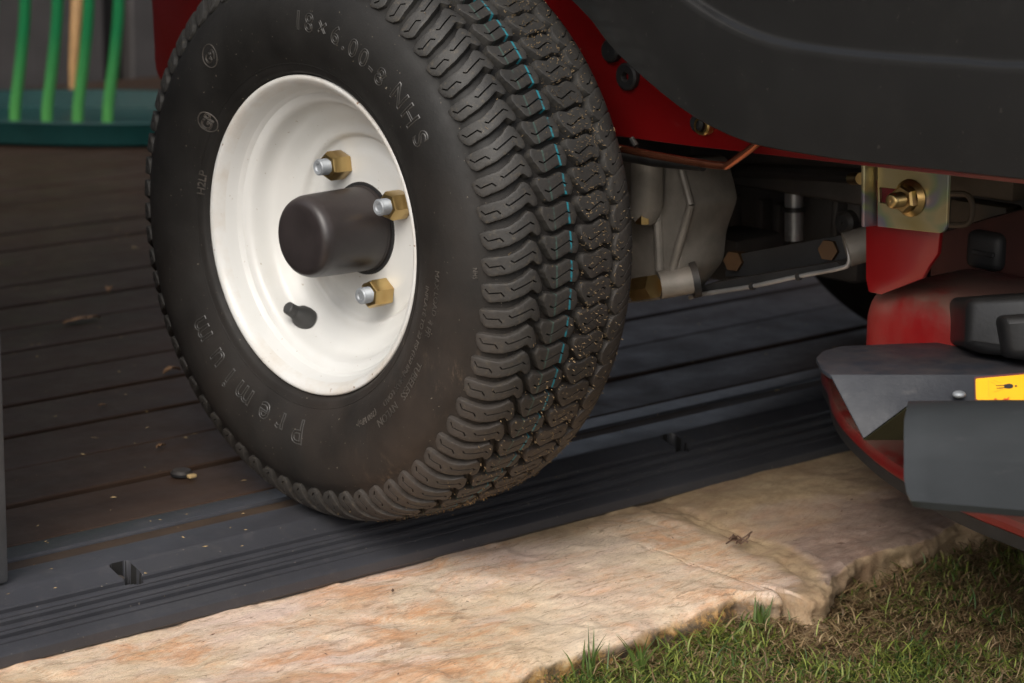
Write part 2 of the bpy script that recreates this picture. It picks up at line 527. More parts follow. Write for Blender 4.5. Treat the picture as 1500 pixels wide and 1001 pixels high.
def bbox_bm(x0, x1, y0, y1, z0, z1, bev=0.0, seg=2, bm=None, mtx=None):
    own = bm if bm is not None else bmesh.new()
    vs = [Vector((x, y, z)) for x in (x0, x1) for y in (y0, y1) for z in (z0, z1)]
    if mtx is not None:
        vs = [mtx @ v for v in vs]
    bv = [own.verts.new(v) for v in vs]
    fs = [own.faces.new([bv[i] for i in q]) for q in ((0, 1, 3, 2), (4, 6, 7, 5), (0, 4, 5, 1), (2, 3, 7, 6), (0, 2, 6, 4), (1, 5, 7, 3))]
    if bev:
        es = list({e for f in fs for e in f.edges})
        bmesh.ops.bevel(own, geom=es, offset=bev, segments=seg, profile=0.5, affect='EDGES')
    return own


def lathe(name, prof, mat, parent=None, seg=128, center=(0, 0, 0), sharp=30, axis_x=True, close=False):
    """profile of (x, r) turned round the x axis"""
    vs, fs = [], []
    n = len(prof)
    for i in range(seg):
        a = 2 * PI * i / seg
        ca, sa = math.cos(a), math.sin(a)
        for x, r in prof:
            if axis_x:
                vs.append((center[0] + x, center[1] + r * ca, center[2] + r * sa))
            else:
                vs.append((center[0] + r * ca, center[1] + r * sa, center[2] + x))
    for i in range(seg):
        j = (i + 1) % seg
        for k in range(n - 1 if not close else n):
            l = (k + 1) % n
            fs.append((i * n + k, i * n + l, j * n + l, j * n + k))
    me = bpy.data.meshes.new(name)
    me.from_pydata(vs, [], fs)
    bm = bmesh.new(); bm.from_mesh(me)
    bmesh.ops.remove_doubles(bm, verts=bm.verts, dist=1e-6)
    bpy.data.meshes.remove(me)
    return from_bm(name, bm, mat, parent, True, sharp)


def tube_bm(pts, r, seg=10, bm=None, r_end=None):
    own = bm if bm is not None else bmesh.new()
    pts = [Vector(p_) for p_ in pts]
    rings = []
    n = len(pts)
    t0 = (pts[1] - pts[0]).normalized()
    ref = Vector((0, 0, 1)) if abs(t0.z) < 0.9 else Vector((1, 0, 0))
    u = t0.cross(ref).normalized()
    for i, p_ in enumerate(pts):
        t = (pts[min(i + 1, n - 1)] - pts[max(i - 1, 0)]).normalized()
        u = (u - t * u.dot(t)).normalized()
        v = t.cross(u)
        rr = r if r_end is None else r + (r_end - r) * i / (n - 1)
        rings.append([own.verts.new(p_ + (u * math.cos(2 * PI * k / seg) + v * math.sin(2 * PI * k / seg)) * rr) for k in range(seg)])
    for a, b in zip(rings, rings[1:]):
        for k in range(seg):
            own.faces.new((a[k], a[(k + 1) % seg], b[(k + 1) % seg], b[k]))
    own.faces.new(rings[0][::-1]); own.faces.new(rings[-1])
    return own


def spline(pts, n=8):
    pts = [Vector(p_) for p_ in pts]
    out = []
    for i in range(len(pts) - 1):
        p0 = pts[max(i - 1, 0)]; p1 = pts[i]; p2 = pts[i + 1]; p3 = pts[min(i + 2, len(pts) - 1)]
        for k in range(n):
            t = k / n
            out.append(0.5 * ((2 * p1) + (p2 - p0) * t + (2 * p0 - 5 * p1 + 4 * p2 - p3) * t * t + (3 * p1 - p0 - 3 * p2 + p3) * t ** 3))
    out.append(pts[-1])
    return out


def plate_bm(pts, offset, holes=(), bev=0.0, seg=2):
    """flat or nearly flat outline (3D points) given real thickness; holes are lists of 3D points"""
    loops = [list(map(Vector, pts))] + [list(map(Vector, h)) for h in holes]
    off = Vector(offset)
    tris = tessellate_polygon(loops)
    flat = [v for l in loops for v in l]
    bm = bmesh.new()
    a = [bm.verts.new(v) for v in flat]
    b = [bm.verts.new(v + off) for v in flat]
    for t in tris:
        try:
            bm.faces.new([a[i] for i in t]); bm.faces.new([b[i] for i in reversed(t)])
        except ValueError:
            pass
    k = 0
    for l in loops:
        n = len(l)
        for i in range(n):
            bm.faces.new((a[k + i], a[k + (i + 1) % n], b[k + (i + 1) % n], b[k + i]))
        k += n
    if bev:
        bmesh.ops.recalc_face_normals(bm, faces=bm.faces)
        bmesh.ops.dissolve_limit(bm, angle_limit=0.01, verts=bm.verts, edges=bm.edges)
        es = [e for e in bm.edges if len(e.link_faces) == 2 and e.calc_face_angle(0) > 1.0]
        bmesh.ops.bevel(bm, geom=es, offset=bev, segments=seg, profile=0.5, affect='EDGES')
        bmesh.ops.triangulate(bm, faces=[f for f in bm.faces if len(f.verts) > 4])
    return bm


def round_poly(pts, r, n=5):
    """fillet the corners of a polygon of 3D points"""
    out = []
    N = len(pts)
    for i in range(N):
        p0, p1, p2 = Vector(pts[i - 1]), Vector(pts[i]), Vector(pts[(i + 1) % N])
        rr = r[i] if isinstance(r, (list, tuple)) else r
        if rr <= 0:
            out.append(p1); continue
        a = p1 + (p0 - p1).normalized() * rr
        b = p1 + (p2 - p1).normalized() * rr
        for k in range(n + 1):
            t = k / n
            out.append(a * (1 - t) ** 2 + p1 * 2 * t * (1 - t) + b * t * t)
    return out


def thing(name, label, cat, loc=(0, 0, 0), rz=0, group=None):
    o = bpy.data.objects.new(name, None)
    COL.objects.link(o)
    o.location = loc
    o.rotation_euler = (0, 0, rz)
    o['label'] = label; o['category'] = cat
    if group: o['group'] = group
    return o


def tag(o, label, cat, group=None, kind=None):
    o['label'] = label; o['category'] = cat
    if group: o['group'] = group
    if kind: o['kind'] = kind
    return o


def struct(o):
    o['kind'] = 'structure'
    return o


def fbm(x, y, z=0.0, o=4, s=1.0):
    return noise.fractal(Vector((x * s, y * s, z)), 0.9, 2.1, o)


# ================================================================== SETTING
# lawn ground, one sheet to the horizon
xs = [-400, -60, -12, -3] + [i * 0.05 for i in range(-30, 41)] + [5, 14, 60, 400]
ys = [-400, -60, -12, -3, -2.0, -1.5, -1.2] + [-1.0 + i * 0.04 for i in range(0, 19)] + [-0.24, 0.2, 1.5, 4, 14, 60, 400]
vs, fs = [], []
for y in ys:
    for x in xs:
        z = -0.064 + (0.004 * fbm(x, y, 3, 3, 9) if abs(x) < 4 and -2.5 < y < -0.26 else 0)
        vs.append((x, y, z))
nx = len(xs)
for j in range(len(ys) - 1):
    for i in range(nx - 1):
        fs.append((j * nx + i, j * nx + i + 1, (j + 1) * nx + i + 1, (j + 1) * nx + i))
gr = struct(mk('ground', vs, fs, SOIL, smooth=True))

# sandstone edging: mortar bed with slabs set in it
bedpts = []
bed = from_bm('stone_edging', bbox_bm(-1.9, 1.9, -0.215, 0.30, -0.10, -0.0400), MORTAR, smooth=False)
bed.rotation_euler.z = GY
struct(bed)


def to_uv(px, py, z=-0.030):
    q = P(px, py, z=z)
    return CG * q.x + SG * q.y, -SG * q.x + CG * q.y


# broken front edge of the slabs and the line of the filled joint, as (u, v) on the ground
EDGE = [(-1.9, -0.250), (-1.2, -0.262), (-0.8, -0.248), (-0.45, -0.262)] + [to_uv(*q) for q in ((700, 996), (750, 982), (800, 962), (865, 940), (905, 929), (940, 912), (975, 897), (1020, 886), (1048, 878), (1070, 866), (1098, 851), (1120, 860), (1150, 871), (1180, 874), (1205, 868), (1222, 836), (1250, 815), (1275, 810), (1300, 800), (1350, 785), (1400, 762), (1440, 756))] + [(0.60, -0.245), (0.9, -0.25), (1.3, -0.26), (1.9, -0.25)]
EDGE.sort()
EU = np.array([q[0] for q in EDGE]); EV = np.array([q[1] for q in EDGE])
JOINT = [to_uv(*q) for q in ((880, 722), (955, 735), (1000, 748), (1040, 768), (1100, 790), (1150, 815), (1190, 850), (1215, 880))]


def seg_dist(u, v):
    best = 9
    for (a, b), (c_, d) in zip(JOINT, JOINT[1:]):
        t = max(0, min(1, ((u - a) * (c_ - a) + (v - b) * (d - b)) / ((c_ - a) ** 2 + (d - b) ** 2)))
        best = min(best, math.hypot(u - a - t * (c_ - a), v - b - t * (d - b)))
    return best


def slab(u0, u1, ztop, seed, step=0.003):
    nu = int((u1 - u0) / step)
    VB = 0.02
    nvt = 88
    face = [(0.0016, -0.0006), (0.0026, -0.0022), (0.0034, -0.0050), (0.0036, -0.0085), (0.0032, -0.0120), (0.0026, -0.0160), (0.0030, -0.0205), (0.0040, -0.0250), (0.0048, -0.0300), (0.0050, -0.0360), (0.0050, -0.0450)]
    vs, zone, fs = [], [], []
    for i in range(nu + 1):
        u = u0 + (u1 - u0) * i / nu
        vf = float(np.interp(u, EU, EV)) + 0.0022 * fbm(u, 1.7, 1, 5, 26) + 0.0008 * fbm(u, 4, 2, 4, 120)
        for j in range(nvt + 1):
            t = j / nvt
            v = VB + (vf - VB) * t
            ef = v - vf
            jd = seg_dist(u, v) if -0.1 < u < 0.5 else 9
            wob = 0.010 * fbm(u, v, 3, 4, 22)
            filled = max(0.0, min(1.0, (0.020 - jd - wob) / 0.010))          # sandy joint filling
            right = 1 / (1 + math.exp(-(u - 0.235 - 0.35 * (v + 0.10)) / 0.008))
            z = ztop + 0.0024 * fbm(u, v, 11, 5, 7) + 0.0008 * fbm(u * 0.6, v * 1.5, 13, 5, 45)
            z += filled * (0.0012 * fbm(u, v, 17, 5, 60) - 0.0016)
            z -= 0.0030 * math.exp(-((jd - 0.004) / 0.0022) ** 2) * max(0.0, 0.6 + fbm(u, v, 19, 3, 30))
            lam = 0.5 + 0.5 * math.tanh(14 * (fbm(u, v * 1.6, 23, 5, 9) - 0.05))
            z += -0.0026 * lam * max(0.0, 1 - ef / 0.07)
            z += -0.0016 * (0.5 + 0.5 * math.tanh(16 * fbm(u, v, 29, 4, 13))) * (1 - right)
            z -= 0.0030 * max(0.0, 1 - ef / 0.006) ** 2
            vs.append((u, v, z))
            tan_ = max(filled, right * max(0.0, min(1.0, (v + 0.175 + 0.05 * fbm(u, v, 31, 4, 9)) / 0.05)), max(0.0, min(1.0, (v + 0.085 + 0.02 * fbm(u, v, 33, 4, 12)) / 0.03)) * max(0.0, min(1.0, (u - 0.02) / 0.10)))
            purple = right * (1 - tan_)
            zone.append((tan_, purple, 0.0))
        zt = vs[-1][2]
        for k, (dv, dz) in enumerate(face):
            n_ = 0.0026 * fbm(u, dz * 2.2, 41, 5, 55) + 0.0016 * (1 if fbm(u, dz * 5, 43, 2, 16) > 0 else -1) * (1 if k > 2 else 0)
            vs.append((u + 0.001 * fbm(u, dz, 47, 3, 80), vf - dv + n_, zt + dz * 1.0 + 0.0006 * fbm(u, dz, 49, 3, 90)))
            lm = max(0.0, min(1.0, (0.16 - u) / 0.04))
            zone.append((1 - lm, 0.0, min(1.0, k / 2.5) * lm))
    nv = nvt + len(face)
    for i in range(nu):
        for j in range(nv):
            a = i * (nv + 1) + j
            fs.append((a, a + 1, a + nv + 2, a + nv + 1))
    return vs, fs, zone


for (u0, u1, zt, sd) in ((-1.75, -0.80, -0.0290, 4), (-0.80, 0.236, -0.0290, 1), (0.236, 1.10, -0.0290, 2)):
    v_, f_, z_ = slab(u0, u1, zt, sd, 0.003 if u0 > -0.9 else 0.006)
    o = mk('stone', v_, f_, STONE, bed, smooth=True)
    ca = o.data.color_attributes.new('zone', 'FLOAT_COLOR', 'POINT')
    ca.data.foreach_set('color', np.array([(*q, 1.0) for q in z_], dtype='f').ravel())

# ------------------------------------------------------------------ shed
shed = thing('garden_shed', 'garden shed with dark brown plank floor and black plastic door threshold under the tyre', 'shed', (0, 0, 0), GY)
# floor boards
pitch = 0.0875
bm = bmesh.new()
bprof = [(0.0, -0.02), (0.0, -0.0012), (0.0010, -0.0003), (0.0022, 0.0), (pitch - 0.0092, 0.0), (pitch - 0.0080, -0.0005), (pitch - 0.0072, -0.0018), (pitch - 0.0072, -0.02)]
bv = [(x, y, z) for x in (-1.35, 2.75) for (y, z) in bprof]
nb = len(bprof)
bf = [(i, i + 1, nb + i + 1, nb + i) for i in range(nb - 1)] + [tuple(range(nb))[::-1], tuple(range(nb, 2 * nb))]
board = mk('floor_board', bv, bf, BOARD, shed, smooth=False)
board.location = (0, 0.0935, -0.0015)
for k in range(1, 25):
    b = board.copy(); COL.objects.link(b); b.parent = shed
    b.location = (0, 0.0935 + pitch * k + 0.002 * math.sin(k * 2.3), -0.0015 + 0.0006 * math.sin(k * 1.7))
sub = from_bm('floor_base', bbox_bm(-1.35, 2.75, 0.06, 2.32, -0.055, -0.0225), WALLD, shed, smooth=False)

# threshold: profile in (v, z), extruded along u
prof = [(0.0895, -0.020), (0.0895, -0.0030), (0.0885, -0.0008), (0.0865, 0.0), (0.0640, 0.0), (0.0625, 0.0012), (0.0605, 0.0012), (0.0590, -0.0003), (0.0585, -0.0024),
        (0.0435, -0.0030), (0.0425, -0.0010), (0.0410, 0.0), (0.0110, 0.0), (0.0085, -0.0004), (0.0060, -0.0015)]
sl0 = Vector((0.0060, -0.0015)); sl1 = Vector((-0.0520, -0.0205))
sd = (sl1 - sl0); L_ = sd.length; sd.normalize(); nn = Vector((sd.y, -sd.x))
if nn.y < 0: nn = -nn
for g0 in (0.30, 0.50, 0.705):
    c0 = g0 * L_
    for dx, dn in ((-0.0030, 0), (-0.0020, -0.0009), (-0.0012, -0.0034), (0.0008, -0.0036), (0.0018, -0.0030), (0.0026, -0.0008), (0.0036, -0.0010), (0.0045, 0.0001)):
        q = sl0 + sd * (c0 + dx) + nn * dn
        prof.append((q.x, q.y))
    for dx, dn in ((0.0072, 0.0001), (0.0076, -0.0008), (0.0083, -0.0008), (0.0087, 0.0)):
        q = sl0 + sd * (c0 + dx) + nn * dn
        prof.append((q.x, q.y))
prof += [(sl1.x + 0.003, sl1.y + 0.0010), (sl1.x, sl1.y), (sl1.x - 0.0012, sl1.y - 0.0012), (sl1.x - 0.0015, sl1.y - 0.003), (sl1.x - 0.0015, -0.0285), (sl1.x + 0.004, -0.0340), (0.05, -0.0345)]
NOTCH = (-0.2225, 0.3200, 0.862)
d2 = []
for a_, b_ in zip(prof, prof[1:]):
    k = max(1, int(abs(a_[0] - b_[0]) / 0.0008)) if (-0.024 < a_[0] < 0.034) else 1
    d2 += [(a_[0] + (b_[0] - a_[0]) * j / k, a_[1] + (b_[1] - a_[1]) * j / k) for j in range(k)]
prof = d2 + [prof[-1]]
us = sorted({round(-1.4 + i * 0.02, 5) for i in range(0, 211)} | {round(n0 + i * 0.0006, 5) for n0 in NOTCH for i in range(-18, 19)})
vs, fs = [], []
npf = len(prof)
def notch(u, v):
    """moulded drain notch: square at the top, rounded at the foot"""
    best = 0.0
    for n0 in NOTCH:
        du = abs(u - n0) / 0.0080
        vv = (v - 0.002)
        dv = vv / 0.0080 if vv > 0 else -vv / 0.0185
        e = du ** 2.6 + dv ** (6 if vv > 0 else 2.2)
        best = max(best, min(1.0, max(0.0, (1.06 - e) / 0.06)))
    return best
for u in us:
    for i, (v, z) in enumerate(prof):
        w = 0.0006 * fbm(u, i * 0.003, 2, 3, 5)
        zz = z + (0.0005 * fbm(u, 8, 4, 2, 3) if z > -0.03 else 0)
        if -0.024 < v < 0.034 and z > -0.02:
            nt = notch(u, v)
            zz = zz * (1 - nt) + nt * min(zz, -0.024)
        vs.append((u, v + w, zz))
for k in range(len(us) - 1):
    for i in range(npf - 1):
        fs.append((k * npf + i, (k + 1) * npf + i, (k + 1) * npf + i + 1, k * npf + i + 1))
thr = mk('threshold', vs, fs, RAMPM, shed, smooth=True, sharp=28)
NSHADE = simple('notch_shade_black', (0.004, 0.0035, 0.003), 0.9)  # near-black paint standing for the shade inside the drain notches
thr.data.materials.append(NSHADE)
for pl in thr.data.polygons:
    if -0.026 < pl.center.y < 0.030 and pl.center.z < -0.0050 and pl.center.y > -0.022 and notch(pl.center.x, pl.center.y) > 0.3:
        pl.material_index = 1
ch_ = from_bm('channel_strip', bbox_bm(-1.39, 2.79, 0.0437, 0.0583, -0.004, -0.0012), GAPM, shed, smooth=False)
for n0 in NOTCH:
    from_bm('screw', tube_bm([(n0 - 0.004, 0.006, -0.024), (n0 - 0.004, 0.002, -0.0085)], 0.0036, 10), DARKM, shed)

# walls
def wall(name, x0, x1, y0, y1, z0, z1, mat=WALLM):
    return from_bm(name, bbox_bm(x0, x1, y0, y1, z0, z1, 0.004, 1), mat, shed, smooth=False)
wall('wall_backing', -1.38, 1.60, 2.33, 2.36, -0.05, 2.2, WALLD)
wall('wall_backing', 1.601, 2.78, 2.33, 2.36, -0.05, 0.75, WALLD)
xw = -1.37
ws = [0.28, 0.27]
k = 0
while xw < 2.7:
    wd = 0.265
    if 1.6 < xw + wd / 2 < 2.7:                              # unseen opening added in the back wall to brighten the floor
        wall('wall_panel', xw, min(xw + wd, 2.77), 2.292, 2.33, -0.02, 0.75)
        wall('wall_panel', xw, min(xw + wd, 2.77), 2.292, 2.33, 1.75, 2.2)
    else:
        wall('wall_panel', xw, min(xw + wd, 2.77), 2.292, 2.33, -0.02, 2.2)
    xw += wd + (0.055 if k % 2 == 0 else 0.012); k += 1
wall('side_wall', -1.42, -1.38, 0.06, 2.36, -0.05, 0.9)  # unseen wall, gap higher up added to light the interior
wall('side_wall', -1.42, -1.38, 0.06, 0.5, 0.9, 2.2)
wall('side_wall', -1.42, -1.38, 1.9, 2.36, 0.9, 2.2)
wall('side_wall', -1.42, -1.38, 0.5, 1.9, 1.8, 2.2)
wall('side_wall', 2.78, 2.82, 0.06, 2.36, -0.05, 1.00)  # opening added on this side too, for sheen on the boards
wall('side_wall', 2.78, 2.82, 0.06, 0.50, 1.00, 2.2)
wall('side_wall', 2.78, 2.82, 2.20, 2.36, 1.00, 2.2)
wall('side_wall', 2.78, 2.82, 0.50, 2.20, 1.80, 2.2)
wall('roof', -1.5, 2.9, -0.02, 0.30, 2.22, 2.27)      # unseen roof, its wide opening added to let sky light in
wall('roof', -1.5, 2.9, 2.15, 2.45, 2.22, 2.27)
wall('roof', -1.5, -1.2, 0.301, 2.149, 2.22, 2.27)
wall('roof', 2.6, 2.9, 0.301, 2.149, 2.22, 2.27)
wall('front_wall', -1.42, -0.452, 0.02, 0.058, -0.001, 2.2)
wall('front_wall', 1.92, 2.82, 0.02, 0.058, -0.001, 2.2)
wall('door_header', -0.45, 1.91, 0.02, 0.058, 1.95, 2.2)
post = from_bm('door_post', bbox_bm(-0.448, -0.3055, 0.0145, 0.052, 0.0012, 1.945, 0.003, 2), POSTM, shed)

# ------------------------------------------------------------------ things inside the shed
def G(u, v, z=0):
    return Vector((CG * u - SG * v, SG * u + CG * v, z))

R_ = 0.185
bf_ = P(112, 216, z=0.0)
bc = bf_ + Vector((FW[0], FW[1], 0)).normalized() * (R_ - 0.004)
bas = thing('garden_basket', 'oval dark teal tray with bright green curved ribs standing on its rim, inside shed', 'plastic basket', bc, GY)
lathe('tray', [(0.0, 0.0001), (0.0, R_ - 0.012), (0.003, R_ - 0.004), (0.030, R_ + 0.0), (0.034, R_ + 0.002), (0.036, R_), (0.035, R_ - 0.006), (0.010, R_ - 0.012), (0.008, 0.0001)], TEAL, bas, 72, axis_x=False)
tray = [o for o in bas.children if o.name.startswith('tray')][0]
tray.rotation_euler.z = math.atan2(RT[1], RT[0]) - GY
tray.scale = (1.75, 1.0, 1.0)
IM = Matrix.Translation(bc) @ Matrix.Rotation(GY, 4, 'Z')
IM = IM.inverted()
for px_ in (-26, 21, 68, 113, 157):
    b0 = P(px_, 176, d=(Vector(P(px_, 176, z=0.034)) - Vector(CAM)).dot(Vector(FW)) - 0.0)
    u_ = Vector((RT[0], RT[1], 0)).normalized()
    pts = [b0 + u_ * q[0] * 0.001 + Vector((0, 0, q[1])) for q in ((0, -0.02), (2, 0.02), (8, 0.06), (15, 0.11), (20, 0.16), (22, 0.24), (20, 0.38), (10, 0.52))]
    from_bm('rib', tube_bm([IM @ q for q in spline(pts, 5)], 0.0084, 10), GREEN, bas)
sk = P(106, 148, z=0.012); dsk = (sk - Vector(CAM)).dot(Vector(FW))
stk = from_bm('wooden_stake', tube_bm([sk, P(107, 100, d=dsk), P(113, 0, d=dsk), P(118, -200, d=dsk + 0.05), P(122, -500, d=dsk + 0.3)], 0.0042, 10, r_end=0.016), WOOD)
tag(stk, 'pale wooden stick with a tapered foot, standing behind the green ribs', 'stake')

# ================================================================== MOWER
mow = thing('riding_mower', 'red and black riding mower with a white wheel rolled onto the black shed threshold', 'riding mower', (0, 0, 0))
ZC = 0.2125
WC = (0, 0, ZC)

# wheel --------------------------------------------------------------
def Rx(x):
    a = abs(x)
    if a < 0.0386: return 0.2125 - 0.0022 * (a / 0.0386) ** 2
    t = min((a - 0.0386) / 0.0305, 0.9995)
    return 0.175 + 0.0353 * math.sqrt(1 - t * t)


xs_ = [-0.0386 - 0.0305 * math.sin(PI / 2 * k / 60) for k in range(60, 0, -1)]
xs_ = [x for x in xs_ if x > -0.0689]
xs_ = xs_ + [i * 0.0772 / 60 - 0.0386 for i in range(61)] + [-x for x in reversed(xs_)]
PX_ = np.array(xs_); PR_ = np.array([Rx(x) for x in xs_])
PS_ = np.concatenate([[0], np.cumsum(np.hypot(np.diff(PX_), np.diff(PR_)))])
PS_ -= PS_[-1] / 2
TX = np.gradient(PX_, PS_); TR = np.gradient(PR_, PS_)


def s_of_x(x): return float(np.interp(x, PX_, PS_))


def surf(s, h):
    x = float(np.interp(s, PS_, PX_)); r = float(np.interp(s, PS_, PR_))
    tx = float(np.interp(s, PS_, TX)); tr_ = float(np.interp(s, PS_, TR))
    l = math.hypot(tx, tr_)
    nx_, nr = -tr_ / l, tx / l
    return x + nx_ * h, r + nr * h


def depth_at(s):
    e = abs(s) / PS_[-1]
    return 0.0058 if e < 0.5 else 0.0058 - (e - 0.5) / 0.5 * 0.0034


prof = []
for s in np.linspace(PS_[0] + 0.003, PS_[-1] - 0.003, 70):
    prof.append(surf(s, -depth_at(s)))
side = [(-0.0560, 0.1085), (-0.0600, 0.1140), (-0.0622, 0.1160), (-0.0650, 0.1172), (-0.0668, 0.1190), (-0.0674, 0.1215), (-0.0690, 0.1245), (-0.0722, 0.1300),
        (-0.0752, 0.1380), (-0.0770, 0.1460), (-0.0777, 0.1540), (-0.0773, 0.1620), (-0.0752, 0.1700), (-0.0722, 0.1765), (-0.0690, 0.1812)]
sidem = [(-x, r) for x, r in reversed(side)]
TYPROF = side + [q for q in prof if q[1] > 0.1822] + sidem
SIDE_R = np.array([r for x, r in side]); SIDE_X = np.array([x for x, r in side])


def side_x(r): return float(np.interp(r, SIDE_R, SIDE_X))


def densify(pr, n=2):
    out = []
    for a, b in zip(pr, pr[1:]):
        out.append(a)
    out.append(pr[-1])
    return out


# lug outlines (x in mm, angle in degrees about the axle), measured one lug of each row
A0 = 172.0
LUG = {
    'shoulder': ([(-68.0, 171.35), (-66.8, 171.0), (-58.2, 170.55), (-51.3, 169.35), (-45.3, 168.0), (-42.0, 168.6), (-38.6, 170.4), (-37.3, 171.7), (-38.6, 172.35), (-40.6, 172.2), (-44.6, 171.35), (-50.7, 172.4), (-58.8, 173.65), (-66.2, 174.35), (-67.5, 173.4)],
                 [[(-67.2, 171.9), (-66.2, 172.75), (-62.2, 172.3), (-60.7, 173.0)], [(-58.0, 171.3), (-56.4, 171.7), (-44.8, 169.95), (-41.8, 170.45)]]),
    'inner': ([(-34.6, 173.9), (-32.6, 175.1), (-27.4, 177.25), (-20, 176.75), (-13.7, 176.1), (-7.2, 176.6), (-4.6, 175.3), (-6.4, 173.3), (-13.2, 172.55), (-24.7, 173.45), (-33.4, 172.9)],
              [[(-29.5, 175.2), (-25.8, 175.65), (-12.9, 174.25), (-9.3, 174.75)]]),
    'inner_b': ([(-1.2, 178.6), (1.5, 179.9), (8.2, 181.8), (14.5, 181.35), (19.6, 180.8), (26.6, 181.1), (29.2, 179.9), (26.6, 177.5), (19.9, 176.75), (9.8, 177.7), (-0.4, 177.3)],
                [[(4.3, 179.7), (8.0, 180.15), (20.3, 178.75), (24.0, 179.2)]]),
    'shoulder_b': ([(32.4, 176.6), (35.4, 175.1), (45.7, 173.5), (57, 172.45), (66.4, 172.6), (67.9, 174.4), (67.3, 176.5), (58, 176.95), (47.1, 178.1), (38.6, 179.6), (33.8, 178.5)],
                   [[(38.5, 177.6), (41.5, 177.5), (51.0, 175.4), (54.5, 175.7)]]),
}
MMDEG = 0.2125 * PI / 180


def lug_mesh(key, seed):
    outl, sipes = LUG[key]
    rnd = random.Random(seed)
    to2 = lambda q: Vector((s_of_x(q[0] / 1000), (q[1] - A0) * MMDEG))
    ctrl = [to2(q) for q in outl]
    # resample with softened corners
    n = len(ctrl)
    pts = []
    for i in range(n):
        a, b, c_ = ctrl[i - 1], ctrl[i], ctrl[(i + 1) % n]
        ra = min(0.0011, (a - b).length * 0.4); rc = min(0.0011, (c_ - b).length * 0.4)
        p0 = b + (a - b).normalized() * ra; p2 = b + (c_ - b).normalized() * rc
        for t in (0, 0.5, 1):
            pts.append(p0 * (1 - t) ** 2 + b * 2 * t * (1 - t) + p2 * t * t)
    dens = []
    for i in range(len(pts)):
        a, b = pts[i], pts[(i + 1) % len(pts)]
        k = max(1, int((b - a).length / 0.0012))
        for j in range(k):
            dens.append(a.lerp(b, j / k))
    area = sum(dens[i - 1].x * dens[i].y - dens[i].x * dens[i - 1].y for i in range(len(dens)))
    if area < 0: dens.reverse()
    N = len(dens)
    nor = []
    for i in range(N):
        t = (dens[(i + 1) % N] - dens[i - 1]).normalized()
        nor.append(Vector((t.y, -t.x)))               # outward for ccw
    wear = [0.00018 * rnd.uniform(-1, 1) for _ in range(N)]
    def ring(off): return [dens[i] + nor[i] * (off + wear[i]) for i in range(N)]
    rings = [(ring(0.0016), 'base'), (ring(0.0012), -0.0042), (ring(0.0008), -0.0008), (ring(0.00065), -0.0002), (ring(0.0003), 0.0)]
    verts, faces = [], []
    def add(s, t, h):
        if h == 'base':
            h = -depth_at(s) - 0.0012
        elif h < -0.004:
            h = max(h, -depth_at(s) + 0.0004)
        x, r = surf(s, h)
        a = math.radians(A0) + t / 0.2125
        verts.append((x, r * math.cos(a), r * math.sin(a)))
        return len(verts) - 1
    idx = []
    for rg, h in rings:
        idx.append([add(q.x, q.y, h) for q in rg])
    for a, b in zip(idx, idx[1:]):
        for i in range(N):
            j = (i + 1) % N
            faces.append((a[i], a[j], b[j], b[i]))
    # sipes: slim channels
    slits = []
    for sp_ in sipes:
        c2 = [to2(q) for q in sp_]
        path = []
        for a, b in zip(c2, c2[1:]):
            k = max(1, int((b - a).length / 0.0018))
            path += [a.lerp(b, j / k) for j in range(k)]
        path.append(c2[-1])
        w = 0.00058
        L, R = [], []
        for i, q in enumerate(path):
            t = (path[min(i + 1, len(path) - 1)] - path[max(i - 1, 0)]).normalized()
            nrm = Vector((-t.y, t.x))
            L.append(q + nrm * w); R.append(q - nrm * w)
        slits.append(R + L[::-1])                      # ccw
    inner = rings[-1][0]
    vin = list(inner); edges = [(i, (i + 1) % N) for i in range(N)]
    for sl_ in slits:
        k0 = len(vin); vin += sl_
        edges += [(k0 + i, k0 + (i + 1) % len(sl_)) for i in range(len(sl_))]
    # interior points
    def inside(pt, poly):
        c_ = False
        for i in range(len(poly)):
            a, b = poly[i - 1], poly[i]
            if (a.y > pt.y) != (b.y > pt.y) and pt.x < (b.x - a.x) * (pt.y - a.y) / (b.y - a.y) + a.x:
                c_ = not c_
        return c_
    mnx = min(q.x for q in inner); mxx = max(q.x for q in inner); mny = min(q.y for q in inner); mxy = max(q.y for q in inner)
    g_ = 0.0022
    xx = mnx
    while xx < mxx:
        yy = mny
        while yy < mxy:
            q = Vector((xx + rnd.uniform(-1, 1) * 2e-4, yy + rnd.uniform(-1, 1) * 2e-4))
            if inside(q, inner) and min((q - w_).length for w_ in vin) > 0.0009:
                vin.append(q)
            yy += g_
        xx += g_
    ov, oe, of, orig, _, _ = delaunay_2d_cdt(vin, edges, [], 0, 1e-7)
    # map output verts to mesh
    mp = []
    for i, q in enumerate(ov):
        o_ = orig[i]
        hit = [k for k in o_ if k < N]
        if hit:
            mp.append(idx[-1][hit[0]])
        else:
            mp.append(add(q.x, q.y, 0.0))
    for f in of:
        c_ = sum((ov[i] for i in f), Vector((0, 0))) / len(f)
        if not inside(c_, inner) or any(inside(c_, sl_) for sl_ in slits):
            continue
        faces.append(tuple(mp[i] for i in f))
    for sl_ in slits:
        n_ = len(sl_)
        top = [add(q.x, q.y, 0.0) for q in sl_]
        bot = [add(q.x, q.y, -0.004) for q in sl_]
        for i in range(n_):
            j = (i + 1) % n_
            faces.append((top[j], top[i], bot[i], bot[j]))
        h = n_ // 2
        for i in range(h - 1):
            faces.append((bot[i], bot[i + 1], bot[n_ - 2 - i], bot[n_ - 1 - i]))
    me = bpy.data.meshes.new('tread_lug')
    me.from_pydata(verts, [], faces)
    bm = bmesh.new(); bm.from_mesh(me)
    bmesh.ops.remove_doubles(bm, verts=bm.verts, dist=2e-5)
